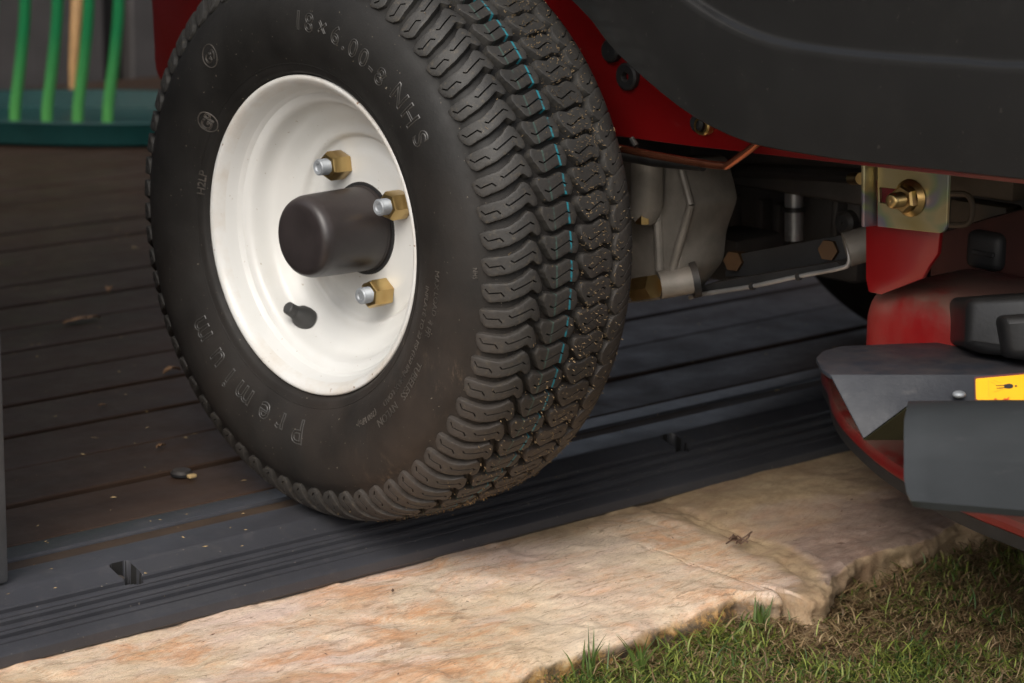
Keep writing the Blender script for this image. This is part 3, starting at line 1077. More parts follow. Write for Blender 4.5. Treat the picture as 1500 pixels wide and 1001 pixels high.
    bmesh.ops.recalc_face_normals(bm, faces=bm.faces)
    bm.to_mesh(me); bm.free()
    me.materials.append(RUB_T)
    me.polygons.foreach_set('use_smooth', [True] * len(me.polygons))
    me.set_sharp_from_angle(angle=math.radians(40))
    return me


LUGM = {k: lug_mesh(k, i) for i, k in enumerate(LUG)}

RIMPROF = [(-0.0565, 0.1085), (-0.0590, 0.1125), (-0.0608, 0.1146), (-0.0622, 0.1150), (-0.0634, 0.1143), (-0.0636, 0.1128), (-0.0628, 0.1112), (-0.0605, 0.1090), (-0.0560, 0.1068), (-0.0500, 0.1046),
           (-0.0460, 0.1030), (-0.0440, 0.1014), (-0.0428, 0.0988), (-0.0410, 0.0960), (-0.0385, 0.0943), (-0.0345, 0.0930), (-0.0300, 0.0915), (-0.0262, 0.0893), (-0.0235, 0.0862),
           (-0.0205, 0.0830), (-0.0175, 0.0795), (-0.0155, 0.0760), (-0.0145, 0.0720), (-0.0134, 0.0692), (-0.0100, 0.0672), (-0.0086, 0.0650), (-0.0088, 0.0600), (-0.0104, 0.0560), (-0.0112, 0.0520), (-0.0114, 0.0400), (-0.0112, 0.0345), (-0.0112, 0.0300), (-0.004, 0.0300),
           (-0.004, 0.0350), (0.0, 0.0700), (-0.010, 0.0840), (0.0, 0.0900), (0.030, 0.0920), (0.050, 0.103), (0.060, 0.112), (0.063, 0.115), (0.061, 0.1165), (0.055, 0.110), (0.03, 0.095), (-0.03, 0.0955), (-0.05, 0.106)]


def refine(pr, n=3):
    """Catmull-Rom refinement of a 2D profile"""
    out = []
    V = [Vector((a, b)) for a, b in pr]
    for i in range(len(V) - 1):
        p0 = V[max(i - 1, 0)]; p1 = V[i]; p2 = V[i + 1]; p3 = V[min(i + 2, len(V) - 1)]
        for k in range(n):
            t = k / n
            q = 0.5 * ((2 * p1) + (p2 - p0) * t + (2 * p0 - 5 * p1 + 4 * p2 - p3) * t * t + (3 * p1 - p0 - 3 * p2 + p3) * t ** 3)
            out.append((q.x, q.y))
    out.append(pr[-1])
    return out


def text_mesh(txt, size, a_deg, r0, arc=True, outline=True, thick=0.00048, spacing=1.0, shear=0.0):
    """letters moulded on the sidewall; text centred on angle a_deg at base radius r0, reading clockwise from outside"""
    cu = bpy.data.curves.new('t', 'FONT')
    cu.body = txt; cu.size = size; cu.align_x = 'CENTER'; cu.space_character = spacing; cu.shear = shear
    cu.resolution_u = 4
    if outline:
        cu.fill_mode = 'NONE'; cu.bevel_depth = thick; cu.bevel_resolution = 1
    else:
        cu.fill_mode = 'BOTH'; cu.extrude = thick * 1.2
    ob = bpy.data.objects.new('t', cu)
    COL.objects.link(ob)
    bpy.context.view_layer.update()
    me = bpy.data.meshes.new_from_object(ob.evaluated_get(bpy.context.evaluated_depsgraph_get()))
    bpy.data.objects.remove(ob); bpy.data.curves.remove(cu)
    bm = bmesh.new(); bm.from_mesh(me); bpy.data.meshes.remove(me)
    long_e = [e for e in bm.edges if e.calc_length() > size * 0.2]
    if long_e:
        bmesh.ops.subdivide_edges(bm, edges=long_e, cuts=4)
    for v in bm.verts:
        R = r0 + v.co.y
        a = math.radians(a_deg) + v.co.x / (r0 + size * 0.35)
        v.co = Vector((side_x(R) - v.co.z - 0.0000, R * math.cos(a), R * math.sin(a)))
    return bm


def wheel(center, flip=False, full=True):
    """rim with tyre, lugs, cap, nuts, valve; 'flip' mirrors it for the far side"""
    rim = lathe('wheel', refine(RIMPROF, 2), RIM, mow, 160, sharp=50)
    rim.location = center
    if flip:
        rim.rotation_euler.z = PI
    lathe('tyre', TYPROF, RUB_S, rim, 204, sharp=60)
    for key in LUG:
        for k in range(68):
            o = bpy.data.objects.new('tread_lug', LUGM[key])
            COL.objects.link(o); o.parent = rim
            o.rotation_euler.x = 2 * PI * k / 68
        if not full:
            pass
    cap = lathe('hub_cap', refine([(-0.0710, 0.0001), (-0.0712, 0.0120), (-0.0712, 0.0215), (-0.0705, 0.0250), (-0.0685, 0.0275), (-0.0650, 0.0290), (-0.0600, 0.0298), (-0.0400, 0.0303), (-0.0170, 0.0307), (-0.0150, 0.0312), (-0.0118, 0.0314), (-0.0105, 0.0290)], 3), CAPM, rim, 64, sharp=50)
    lathe('hub_plate', [(-0.0108, 0.0290), (-0.0122, 0.0296), (-0.0122, 0.0338), (-0.0108, 0.0340), (-0.0100, 0.0330)], DARKM, rim, 64)
    for a in (63.0, 151.5, 241.0, 331.0):
        ca, sa = math.cos(math.radians(a)), math.sin(math.radians(a))
        cy, cz = 0.0495 * ca, 0.0495 * sa
        # hex nut with chamfered crown
        bm = bmesh.new()
        rot0 = random.uniform(0, 1)
        ringsn = []
        for x, r in ((-0.0112, 0.0100), (-0.0125, 0.0107), (-0.0252, 0.0107), (-0.0275, 0.0092), (-0.0278, 0.0070), (-0.0262, 0.0062)):
            ringsn.append([bm.verts.new((x, cy + (r if not (0.2 < r) else r) * math.cos(rot0 + 2 * PI * k / 6), cz + r * math.sin(rot0 + 2 * PI * k / 6))) for k in range(6)] if r > 0.0090 else
                          [bm.verts.new((x, cy + r * math.cos(rot0 + 2 * PI * k / 6), cz + r * math.sin(rot0 + 2 * PI * k / 6))) for k in range(6)])
        for a_, b_ in zip(ringsn, ringsn[1:]):
            for k in range(6):
                bm.faces.new((a_[k], a_[(k + 1) % 6], b_[(k + 1) % 6], b_[k]))
        bm.faces.new(ringsn[-1])
        es = [e for e in bm.edges if len(e.link_faces) == 2 and e.calc_face_angle(0) > 0.5]
        bmesh.ops.bevel(bm, geom=es, offset=0.0006, segments=2, profile=0.5, affect='EDGES')
        from_bm('lug_nut', bm, ZINC, rim, True, 40)
        sp_ = []
        x = -0.0200; 
        while x > -0.0345:
            sp_ += [(x, 0.0052), (x - 0.0005, 0.0060)]
            x -= 0.0012
        sp_ += [(-0.0350, 0.0057), (-0.0360, 0.0049), (-0.0358, 0.0030), (-0.0350, 0.0022), (-0.0350, 0.0001)]
        st = lathe('wheel_stud', sp_, STUD, rim, 24, center=(0, cy, cz), sharp=25)
    # valve
    va = math.radians(303)
    vb = Vector((-0.0240, 0.0890 * math.cos(va), 0.0890 * math.sin(va)))
    dr = Vector((-14, 0.5, 9)).normalized()
    bm = bmesh.new()
    vp = [(0.0, 0.0085), (0.004, 0.0088), (0.009, 0.0080), (0.0125, 0.0058), (0.0150, 0.0050), (0.0155, 0.0045), (0.0160, 0.0050), (0.0220, 0.0048), (0.0228, 0.0040), (0.0230, 0.001)]
    q = dr.to_track_quat('Z', 'Y').to_matrix()
    rr = [[bm.verts.new(vb + q @ Vector((r * math.cos(2 * PI * k / 20), r * math.sin(2 * PI * k / 20), h))) for k in range(20)] for h, r in vp]
    for a_, b_ in zip(rr, rr[1:]):
        for k in range(20):
            bm.faces.new((a_[k], a_[(k + 1) % 20], b_[(k + 1) % 20], b_[k]))
    bm.faces.new(rr[-1])
    from_bm('valve_stem', bm, VALVE, rim)
    if full:
        items = []
        for ch, a in (('1', 92.6), ('8', 96.9), ('×', 102.2), ('6', 107.6), ('.', 111.3), ('0', 114.9), ('0', 119.4), ('-', 123.1), ('8', 126.9)):
            items.append((ch, 0.0185, a, 0.1490, 1.0))
        for ch, a in (('N', 134.8), ('H', 140.7), ('S', 147.0)):
            items.append((ch, 0.0195, a, 0.1525, 1.0))
        for ch, a in (('P', 269.0), ('r', 277.5), ('e', 285.5), ('m', 296.0), ('i', 304.2), ('u', 311.8), ('m', 322.5)):
            items.append((ch, 0.0250, a, 0.1325, 1.0))
        for g_, nm in ((items[:9], 'size_lettering'), (items[9:12], 'class_lettering'), (items[12:], 'name_lettering')):
            bm = bmesh.new()
            for ch, sz, a, r0, spc in g_:
                b2 = text_mesh(ch, sz, a, r0)
                tmp = bpy.data.meshes.new('t'); b2.to_mesh(tmp); b2.free(); bm.from_mesh(tmp); bpy.data.meshes.remove(tmp)
            from_bm(nm, bm, LETTER, rim, True, 50)
        bm = bmesh.new()
        fine = [('H2LP', 0.0085, 11.5, 0.1180, False), ('GP', 0.0110, 33.9, 0.1240, True), ('G9', 0.0100, 52.3, 0.1490, True),
                ('TUBELESS', 0.0078, 212.5, 0.1475, False), ('NYLON', 0.0078, 227.0, 0.1465, False), ('MAX LOAD', 0.0062, 186.0, 0.1495, False),
                ('INFLATE TO 22 PSI (150 kPa) MAX LOAD', 0.0058, 206.0, 0.1388, False), ('(280 kPa)', 0.0062, 236.0, 0.1385, False), ('4 PR', 0.0070, 196.0, 0.1470, False), ('NHS', 0.0040, 179.5, 0.1790, False)]
        for tx_, sz, a, r0, outl in fine:
            b2 = text_mesh(tx_, sz, a, r0, outline=outl, thick=0.00035)
            tmp = bpy.data.meshes.new('t'); b2.to_mesh(tmp); b2.free(); bm.from_mesh(tmp); bpy.data.meshes.remove(tmp)
        # moulded rings round the small emblems
        for a, r0, w in ((33.9, 0.1275, 0.0085), (52.3, 0.1530, 0.0095)):
            pts = []
            for k in range(25):
                t = 2 * PI * k / 24
                R = r0 + w * math.sin(t) * 0.9; aa = math.radians(a) + w * math.cos(t) * 0.85 / r0
                pts.append((side_x(R), R * math.cos(aa), R * math.sin(aa)))
            tube_bm(pts, 0.0005, 6, bm)
        sm = from_bm('small_lettering', bm, LETTERD, rim, True, 50)
        sm['kind'] = 'stuff'
        # concentric mould lines
        bm = bmesh.new()
        for r0, t in ((0.1235, 0.0003),):
            pts = [(side_x(r0), r0 * math.cos(2 * PI * k / 120), r0 * math.sin(2 * PI * k / 120)) for k in range(121)]
            tube_bm(pts, t, 6, bm)
        from_bm('mould_line', bm, RUB_S, rim)
        # dried clippings stuck to the tread
        vs, fs = [], []
        rnd = random.Random(5)
        def strip(x, a, h, L, w, th):
            n = 4
            px_ = x; pa = a; pts = []
            cur = rnd.uniform(-0.5, 0.5)
            for i in range(n):
                s_ = s_of_x(max(-0.066, min(0.066, px_)))
                xx, r = surf(s_, h + 0.0005 * math.sin(i * 1.9 + a) + (0.0008 if rnd.random() < 0.3 else 0))
                pts.append(Vector((xx, r * math.cos(pa), r * math.sin(pa))))
                px_ += math.cos(th) * L / n; pa += math.sin(th) * L / n / 0.21
                th += cur
            k0 = len(vs)
            for i, q in enumerate(pts):
                t = (pts[min(i + 1, n - 1)] - pts[max(i - 1, 0)]).normalized()
                out = Vector((0, q.y, q.z)).normalized()
                sd_ = t.cross(out).normalized()
                ww = w * (1 - 0.6 * abs(i / (n - 1) - 0.4))
                vs.append(q + sd_ * ww); vs.append(q - sd_ * ww); vs.append(q + out * ww * 0.9)
            for i in range(n - 1):
                b = k0 + i * 3
                fs.extend([(b, b + 3, b + 5, b + 2), (b + 1, b + 2, b + 5, b + 4), (b, b + 1, b + 4, b + 3)])
        for _ in range(3000):
            a = math.radians(rnd.uniform(118, 268))
            ad = math.degrees(a)
            u_ = rnd.random()
            if ad < 200:
                x = rnd.gauss(0.016, 0.013) if u_ < 0.8 else rnd.uniform(-0.06, 0.055)
                if x < -0.004 and rnd.random() < 0.72: continue
            else:
                x = rnd.gauss(0.008, 0.028)
            if abs(x) > 0.062: continue
            lowf = 1 if ad > 205 else 1
            big = rnd.random() < 0.06
            strip(x, a, rnd.choice((0.0001, 0.0002, 0.0003, -0.005, -0.006)) + 0.0002, rnd.uniform(0.0005, 0.0020) * (2.8 if big else 1), rnd.uniform(0.00010, 0.00026) * (1.3 if big else 1), rnd.uniform(0, 2 * PI))
        me = bpy.data.meshes.new('dried_clippings')
        me.from_pydata([tuple(v) for v in vs], [], fs)
        o = link('dried_clippings', me, CLIP, rim, False)
        o['kind'] = 'stuff'
    return rim


near = wheel(WC)
# the opposite wheel shares everything but the small print
far = lathe('wheel', refine(RIMPROF, 2), RIM, mow, 96, sharp=50)
far.location = (0.80, 0.07, ZC + 0.0); far.rotation_euler.z = PI
lathe('tyre', [(x, r + (0.006 if r > 0.18 else 0)) for x, r in TYPROF], RUB_S, far, 96, sharp=60)
lathe('hub_cap', [(-0.0710, 0.0001), (-0.0712, 0.0215), (-0.0650, 0.0290), (-0.0118, 0.0314)], CAPM, far, 32)

# red frame plate beside the wheel ---------------------------------------------
xf = 0.12
outl = [P(222, 0, x=xf), P(228, 112, x=xf), P(250, 128, x=xf), Vector((xf, 0.30, 0.262)), Vector((xf, 0.0, 0.272)), P(905, 200, x=xf), P(1000, 213, x=xf), P(1140, 229, x=xf), P(1260, 243, x=xf), P(1500, 271, x=xf), Vector((xf, -0.75, 0.30)), Vector((xf, -0.78, 0.50)), Vector((xf, 0.40, 0.62)), Vector((xf, 0.452, 0.50))]
outl = round_poly(outl, [0.0, 0.012, 0.012] + [0.01] * 11, 4)
frame = from_bm('frame_plate', plate_bm(outl, (0.004, 0, 0), bev=0.0008), RED, mow)
# hose clips and fixings on the plate
def disc_x(name, c, r, t, mat, hole=0.0, parent=mow, seg=28):
    pr = [(0, max(hole, 0.0001)), (-t * 0.8, max(hole, 0.0001)), (-t, max(hole, 0.0001) + t * 0.15), (-t, r - t * 0.3), (-t * 0.7, r), (0, r)]
    return lathe(name, pr, mat, parent, seg, center=tuple(c), sharp=40)
c1 = P(899, 74, x=xf - 0.0005); disc_x('grommet', c1, 0.0085, 0.006, BLACKP)
c2 = P(922, 112, x=xf - 0.0005); disc_x('grommet', c2, 0.0100, 0.005, BLACKP, hole=0.003)
c3 = P(1026, 180, x=xf - 0.0005); disc_x('grommet', c3, 0.0062, 0.006, BLACKP)
c4 = P(1036, 184, x=xf - 0.0005); disc_x('brass_washer', c4, 0.0066, 0.0072, ZINC, hole=0.005)
# bent steel rod along the bottom of the plate
xr = 0.10
rod = [P(905, 217, x=xr), P(960, 228, x=xr), P(1030, 240, x=xr), P(1058, 243, x=xr), P(1068, 241, x=xr), P(1100, 218, x=xr), P(1112, 208, x=xr)]
from_bm('bent_rod', tube_bm(spline(rod, 5), 0.0028, 12), COPPER, mow)
from_bm('bent_rod', tube_bm([P(905, 226, x=xr + 0.02), P(960, 236, x=xr + 0.02), P(1030, 242, x=xr + 0.02)], 0.0045, 12), DARKM, mow)
from_bm('frame_bolt', tube_bm([P(925, 203, x=xr), P(932, 214, x=xr)], 0.0022, 10), DARKM, mow)

# black side panel with a moulded ledge ------------------------------------------
xp = 0.03
edge_px = [(822, -12), (843, 8), (860, 24), (896, 72), (944, 117), (980, 147), (1013, 171), (1052, 192), (1106, 213), (1200, 230), (1260, 238), (1380, 251), (1500, 264)]
E_ = [P(*q, x=xp) for q in edge_px]
E_ = [Vector((xp, 0.50, 0.44)), Vector((xp, 0.30, 0.505)), Vector((xp, 0.10, 0.500)), Vector((xp, -0.05, 0.462))] + E_ + [Vector((xp, -0.66, 0.316)), Vector((xp, -0.85, 0.322))]
crease_px = [(952, -60), (975, -30), (1010, 0), (1040, 20), (1065, 34), (1090, 46), (1120, 57), (1150, 65), (1200, 73), (1250, 79), (1320, 85), (1400, 90), (1500, 96)]
C_ = [P(*q, x=xp) for q in crease_px]
C_ = [Vector((xp, 0.50, 0.58)), Vector((xp, 0.25, 0.60)), Vector((xp, 0.0, 0.58)), Vector((xp, -0.14, 0.50))] + C_ + [Vector((xp, -0.66, 0.392)), Vector((xp, -0.85, 0.405))]


def resample(pts, n):
    pts = spline(pts, 6)
    L = [0]
    for a, b in zip(pts, pts[1:]): L.append(L[-1] + (b - a).length)
    out = []
    for k in range(n):
        t = L[-1] * k / (n - 1)
        i = max(1, next((j for j, l in enumerate(L) if l >= t), len(L) - 1))
        f = (t - L[i - 1]) / max(1e-9, L[i] - L[i - 1])
        out.append(pts[i - 1].lerp(pts[i], f))
    return out


n_ = 90
Er = resample(E_, n_); Cr = resample(C_, n_)
rows = []
def norm2(pts, i):
    t = (pts[min(i + 1, n_ - 1)] - pts[max(i - 1, 0)]).normalized()
    v = Vector((0, -t.z, t.y))
    return v if v.z > 0 else -v          # upwards
X = Vector((1, 0, 0))
rows.append([Er[i] + norm2(Er, i) * 0.010 + X * 0.022 for i in range(n_)])
rows.append([Er[i] + norm2(Er, i) * 0.004 + X * 0.012 for i in range(n_)])
rows.append([Er[i] + norm2(Er, i) * 0.0006 + X * 0.004 for i in range(n_)])
rows.append([Er[i] + X * 0.0015 for i in range(n_)])
rows.append([Er[i] + norm2(Er, i) * 0.0008 + X * 0.0002 for i in range(n_)])
rows.append([Er[i] + norm2(Er, i) * 0.0025 for i in range(n_)])
for f in (0.25, 0.5, 0.75):
    rows.append([(Er[i] + norm2(Er, i) * 0.0025).lerp(Cr[i] - norm2(Cr, i) * 0.006, f) - X * 0.0015 * math.sin(f * PI) for i in range(n_)])
for off, dx in ((-0.0060, 0.0), (-0.0026, 0.0002), (-0.0012, 0.0010), (0.0002, 0.0026), (0.0012, 0.0040), (0.0022, 0.0047), (0.0036, 0.0050), (0.0065, 0.0050)):
    rows.append([Cr[i] + norm2(Cr, i) * off + X * dx for i in range(n_)])
TOPZ = 0.66
for f in (0.3, 0.6, 1.0):
    rows.append([(Cr[i] + X * 0.0050 + norm2(Cr, i) * 0.0065).lerp(Vector((xp + 0.03, Cr[i].y, TOPZ)), f) for i in range(n_)])
vs = [v for r in rows for v in r]
fs = [(j * n_ + i, j * n_ + i + 1, (j + 1) * n_ + i + 1, (j + 1) * n_ + i) for j in range(len(rows) - 1) for i in range(n_ - 1)]
bm = bmesh.new()
me = bpy.data.meshes.new('t'); me.from_pydata([tuple(v) for v in vs], [], fs); bm.from_mesh(me); bpy.data.meshes.remove(me)
bmesh.ops.recalc_face_normals(bm, faces=bm.faces)
avg = sum((f.normal.x * f.calc_area() for f in bm.faces))
if avg > 0: bmesh.ops.reverse_faces(bm, faces=bm.faces)
bmesh.ops.solidify(bm, geom=bm.faces[:], thickness=0.0028)
side_panel = from_bm('side_panel', bm, PANEL, mow, True, 50)

# upper body, seat and far side (out of the picture, they shade what is in it)
from_bm('body_top', bbox_bm(0.065, 0.72, -0.80, 0.46, 0.62, 0.70, 0.03, 3), PANEL, mow)
from_bm('seat', bbox_bm(0.18, 0.60, -0.25, 0.25, 0.70, 0.82, 0.04, 3), SEATM, mow)
from_bm('seat_back', bbox_bm(0.18, 0.60, 0.18, 0.30, 0.80, 1.20, 0.04, 3), SEATM, mow)
from_bm('frame_plate', bbox_bm(0.66, 0.665, -0.78, 0.44, 0.27, 0.62), RED, mow)
from_bm('footrest', bbox_bm(0.125, 0.66, -1.25, -0.78, 0.30, 0.33, 0.01, 2), PANEL, mow)
from_bm('rear_plate', bbox_bm(0.124, 0.66, 0.415, 0.44, 0.28, 0.60, 0.004, 1), RED, mow)
for sx in (0.16, 0.62):
    cw = lathe('caster_wheel', [(-0.04, 0.03), (-0.045, 0.10), (-0.03, 0.135), (0.03, 0.135), (0.045, 0.10), (0.04, 0.03)], RUB_S, mow, 48, close=True)
    cw.location = (sx, -1.28, 0.075)
    from_bm('caster_fork', tube_bm([(sx + 0.06, -1.28, 0.075), (sx + 0.06, -1.25, 0.25), (sx, -1.18, 0.32)], 0.014, 10), DARKM, mow)

# transaxle casting behind the tyre ----------------------------------------------
xt = 0.165
def boxp(name, px0, py0, px1, py1, x, dx, mat, bev=0.004, seg=2):
    a = P(px0, py1, x=x); b = P(px1, py0, x=x)
    return from_bm(name, bbox_bm(x, x + dx, min(a.y, b.y), max(a.y, b.y), min(a.z, b.z), max(a.z, b.z), bev, seg), mat, mow)
cast = [P(*q, x=xt) for q in ((900, 236), (1000, 236), (1017, 300), (1000, 350), (996, 395), (960, 441), (900, 446))]
from_bm('axle_casting', plate_bm(round_poly(cast, 0.006, 3), (0.05, 0, 0), bev=0.003), SILVER, mow)
# ribs on the casting
for (a, b, r) in (((960, 240), (968, 432), 0.0035), ((995, 238), (1012, 300), 0.003), ((1012, 300), (985, 395), 0.003)):
    from_bm('casting_rib', tube_bm([P(*a, x=xt - 0.002), P(*b, x=xt - 0.002)], r, 10), SILVER, mow)
# smooth bearing housing and its fixings
from_bm('bearing_housing', tube_bm([P(948, 225, x=xt - 0.012), P(948, 300, x=xt - 0.012), P(942, 312, x=xt - 0.010)], 0.0120, 20), SILVER, mow)
from_bm('axle_bolt', tube_bm([P(942, 308, x=xt - 0.016), P(942, 328, x=xt - 0.016)], 0.0055, 6), ZINC, mow)
from_bm('drain_plug', tube_bm([P(930, 424, x=xt - 0.022), P(958, 420, x=xt - 0.022)], 0.0095, 6), ZINC, mow)
from_bm('casting_boss', tube_bm([P(965, 418, x=xt - 0.01), P(1012, 410, x=xt + 0.01)], 0.0105, 20), SILVER, mow)
from_bm('boss_collar', tube_bm([P(1012, 411, x=xt + 0.012), P(1022, 409, x=xt + 0.016)], 0.0135, 20), DARKM, mow)

# darkness under the mower: engine, belt housing, pulleys
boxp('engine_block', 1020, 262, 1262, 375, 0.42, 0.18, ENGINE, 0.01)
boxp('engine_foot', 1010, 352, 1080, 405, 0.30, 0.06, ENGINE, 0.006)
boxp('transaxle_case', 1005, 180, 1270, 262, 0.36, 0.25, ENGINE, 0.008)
for q in ((1060, 300), (1105, 305), (1130, 312), (1215, 300)):
    boxp('cooling_fin', q[0], q[1] - 12, q[0] + 12, q[1] + 52, 0.405, 0.014, ENGINE, 0.002)
from_bm('engine_shaft', tube_bm([P(1163, 225, x=0.385), P(1163, 352, x=0.385)], 0.0075, 18), GREYS, mow)
from_bm('shaft_collar', tube_bm([P(1163, 303, x=0.385), P(1163, 310, x=0.385)], 0.0095, 18), DARKM, mow)
from_bm('engine_hose', tube_bm(spline([P(1000, 255, x=0.34), P(1100, 250, x=0.34), P(1255, 258, x=0.33)], 6), 0.006, 10), DARKM, mow)
from_bm('cross_bar', tube_bm([P(1065, 250, x=0.33), P(1035, 330, x=0.33)], 0.005, 10), DARKM, mow)
from_bm('adjusting_bolt', tube_bm([P(1248, 262, x=0.24), P(1262, 262, x=0.22)], 0.0045, 12), ZINC, mow)
disc_x('pulley_end', P(1245, 325, x=0.30), 0.009, 0.01, DARKM)
# dark plate of the lift linkage and its bright strap
lk = 0.215
dp = [P(*q, x=lk + 0.004) for q in ((1062, 376), (1230, 345), (1242, 352), (1242, 388), (1150, 402), (1062, 406))]
from_bm('link_plate', plate_bm(dp, (0.006, 0, 0), bev=0.001), DARKM, mow)
for q in ((1212, 367), (1073, 383)):
    from_bm('link_bolt', tube_bm([P(*q, x=lk - 0.001), P(*q, x=lk + 0.002) + Vector((0.008, 0.0, 0))], 0.0078, 6), OLDZ, mow)
strap = [P(1010, 436, x=lk - 0.012), P(1030, 431, x=lk - 0.012), P(1100, 420, x=lk - 0.012), P(1170, 405, x=lk - 0.012), P(1232, 393, x=lk - 0.012), P(1243, 386, x=lk - 0.012), P(1244, 372, x=lk - 0.012), P(1240, 352, x=lk - 0.012)]
from_bm('link_strap', tube_bm(spline(strap, 5), 0.0017, 10), GREYS, mow)
sp2 = [P(*q, x=lk - 0.010) for q in ((1012, 434), (1100, 417), (1232, 390), (1225, 384), (1100, 405), (1030, 418))]
from_bm('strap_plate', plate_bm([v for v in sp2], (0.028, 0, 0.002)), DARKM, mow)
from_bm('rubber_ring', tube_bm([P(1100, 420, x=lk - 0.0125), P(1104, 419, x=lk - 0.0125)], 0.0028, 12), DARKM, mow)
from_bm('rubber_ring', tube_bm([P(1168, 406, x=lk - 0.0125), P(1172, 405, x=lk - 0.0125)], 0.0028, 12), DARKM, mow)
from_bm('link_bush', tube_bm([P(1240, 366, x=0.205), P(1268, 358, x=0.215), P(1290, 352, x=0.225)], 0.0125, 20), SILVER, mow)
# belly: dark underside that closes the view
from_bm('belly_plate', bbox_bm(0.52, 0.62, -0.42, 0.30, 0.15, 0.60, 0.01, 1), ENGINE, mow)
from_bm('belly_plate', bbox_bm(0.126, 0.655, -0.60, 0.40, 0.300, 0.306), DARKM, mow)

# zinc hanger bracket -------------------------------------------------------------
xb = 0.130
bp = [P(1285, 230, x=xb), P(1390, 240, x=xb), P(1386, 343, x=xb), P(1285, 332, x=xb)]
bp = round_poly(bp, [0, 0, 0.007, 0], 6)
hole = round_poly([P(1288, 275, x=xb), P(1345, 280, x=xb), P(1345, 304, x=xb), P(1288, 297, x=xb)], 0.0012, 3)
brk = from_bm('hanger_bracket', plate_bm(bp, (0.003, 0, 0), holes=[hole], bev=0.0004, seg=1), ZINCR, mow)
f0 = P(1285, 230, x=xb); f1 = P(1285, 332, x=xb)
o1 = Vector((-0.0085, 0.004, 0))
from_bm('bracket_fold', plate_bm([f0 + Vector((0.002, 0.0015, 0)), f1 + Vector((0.002, 0.0015, 0)), f1 + o1, f0 + o1], (0, 0.0028, 0), bev=0.0005, seg=2), ZINCR, brk)
nc = P(1334, 290, x=xb)
bm = bmesh.new()
fl_ = lathe('bolt_flange', [(0.0, 0.0001), (0.0, 0.0120), (-0.0010, 0.0124), (-0.0022, 0.0112), (-0.0040, 0.0088)], ZINC, brk, 36, center=tuple(nc), sharp=50)
ringsn = []
for x, r in ((-0.002, 0.0094), (-0.0088, 0.0094), (-0.0102, 0.0080), (-0.0104, 0.0060)):
    ringsn.append([bm.verts.new((nc.x + x, nc.y + r * math.cos(0.35 + 2 * PI * k / 6), nc.z + r * math.sin(0.35 + 2 * PI * k / 6))) for k in range(6)])
for a_, b_ in zip(ringsn, ringsn[1:]):
    for k in range(6):
        bm.faces.new((a_[k], a_[(k + 1) % 6], b_[(k + 1) % 6], b_[k]))
bm.faces.new(ringsn[-1])
bmesh.ops.bevel(bm, geom=[e for e in bm.edges if len(e.link_faces) == 2 and e.calc_face_angle(0) > 0.5], offset=0.0006, segments=2, profile=0.5, affect='EDGES')
from_bm('bracket_nut', bm, ZINC, brk, True, 40)
sp_ = [(-0.0095, 0.0052)]
x = -0.0100
while x > -0.0195:
    sp_ += [(x, 0.0047), (x - 0.0006, 0.0052)]; x -= 0.0012
sp_ += [(-0.0205, 0.0046), (-0.0212, 0.0036), (-0.0205, 0.0001)]
lathe('bracket_bolt', sp_, ZINC, brk, 24, center=tuple(nc), sharp=50)
# red tab behind and below it
xt2 = xb + 0.012
tb = [P(*q, x=xt2) for q in ((1268, 262), (1384, 272), (1374, 372), (1360, 392), (1352, 408), (1290, 432), (1272, 428), (1268, 408))]
from_bm('deck_hanger', plate_bm(tb, (0.004, 0, 0), bev=0.0008), RED, mow)

# other dim parts right of the bracket
xk = 0.30
boxp('support_bar', 1385, 262, 1485, 281, xk, 0.02, DIMBAR, 0.002)
boxp('support_bar', 1390, 305, 1475, 330, xk + 0.03, 0.02, DIMBAR, 0.002)
g_ = round_poly([P(*q, x=0.24) for q in ((1380, 284), (1424, 284), (1424, 330), (1380, 330))], 0.009, 5)
from_bm('support_loop', tube_bm(g_[3:] , 0.0022, 8), DIMBAR, mow)
bk = [P(*q, x=0.27) for q in ((1360, 345), (1450, 318), (1520, 300), (1600, 300), (1600, 430), (1360, 430))]
from_bm('belt_cover', plate_bm(bk, (0.25, 0, 0), bev=0.004), REDK, mow)
boxp('plug', 1410, 345, 1465, 392, 0.262, 0.02, BLACKP, 0.006, 3)
boxp('plug_ridge', 1422, 371, 1455, 373, 0.2605, 0.004, BLACKP, 0.0008, 1)

# cutting deck ---------------------------------------------------------------------
# discharge tunnel: rounded red hood
zt_ = P(1404, 384, x=0.265).z
a = P(1285, 470, x=0.172)
tun = from_bm('deck_tunnel', bbox_bm(0.150, 0.275, -0.95, a.y + 0.004, 0.10, zt_, 0.024, 6), REDD, mow)
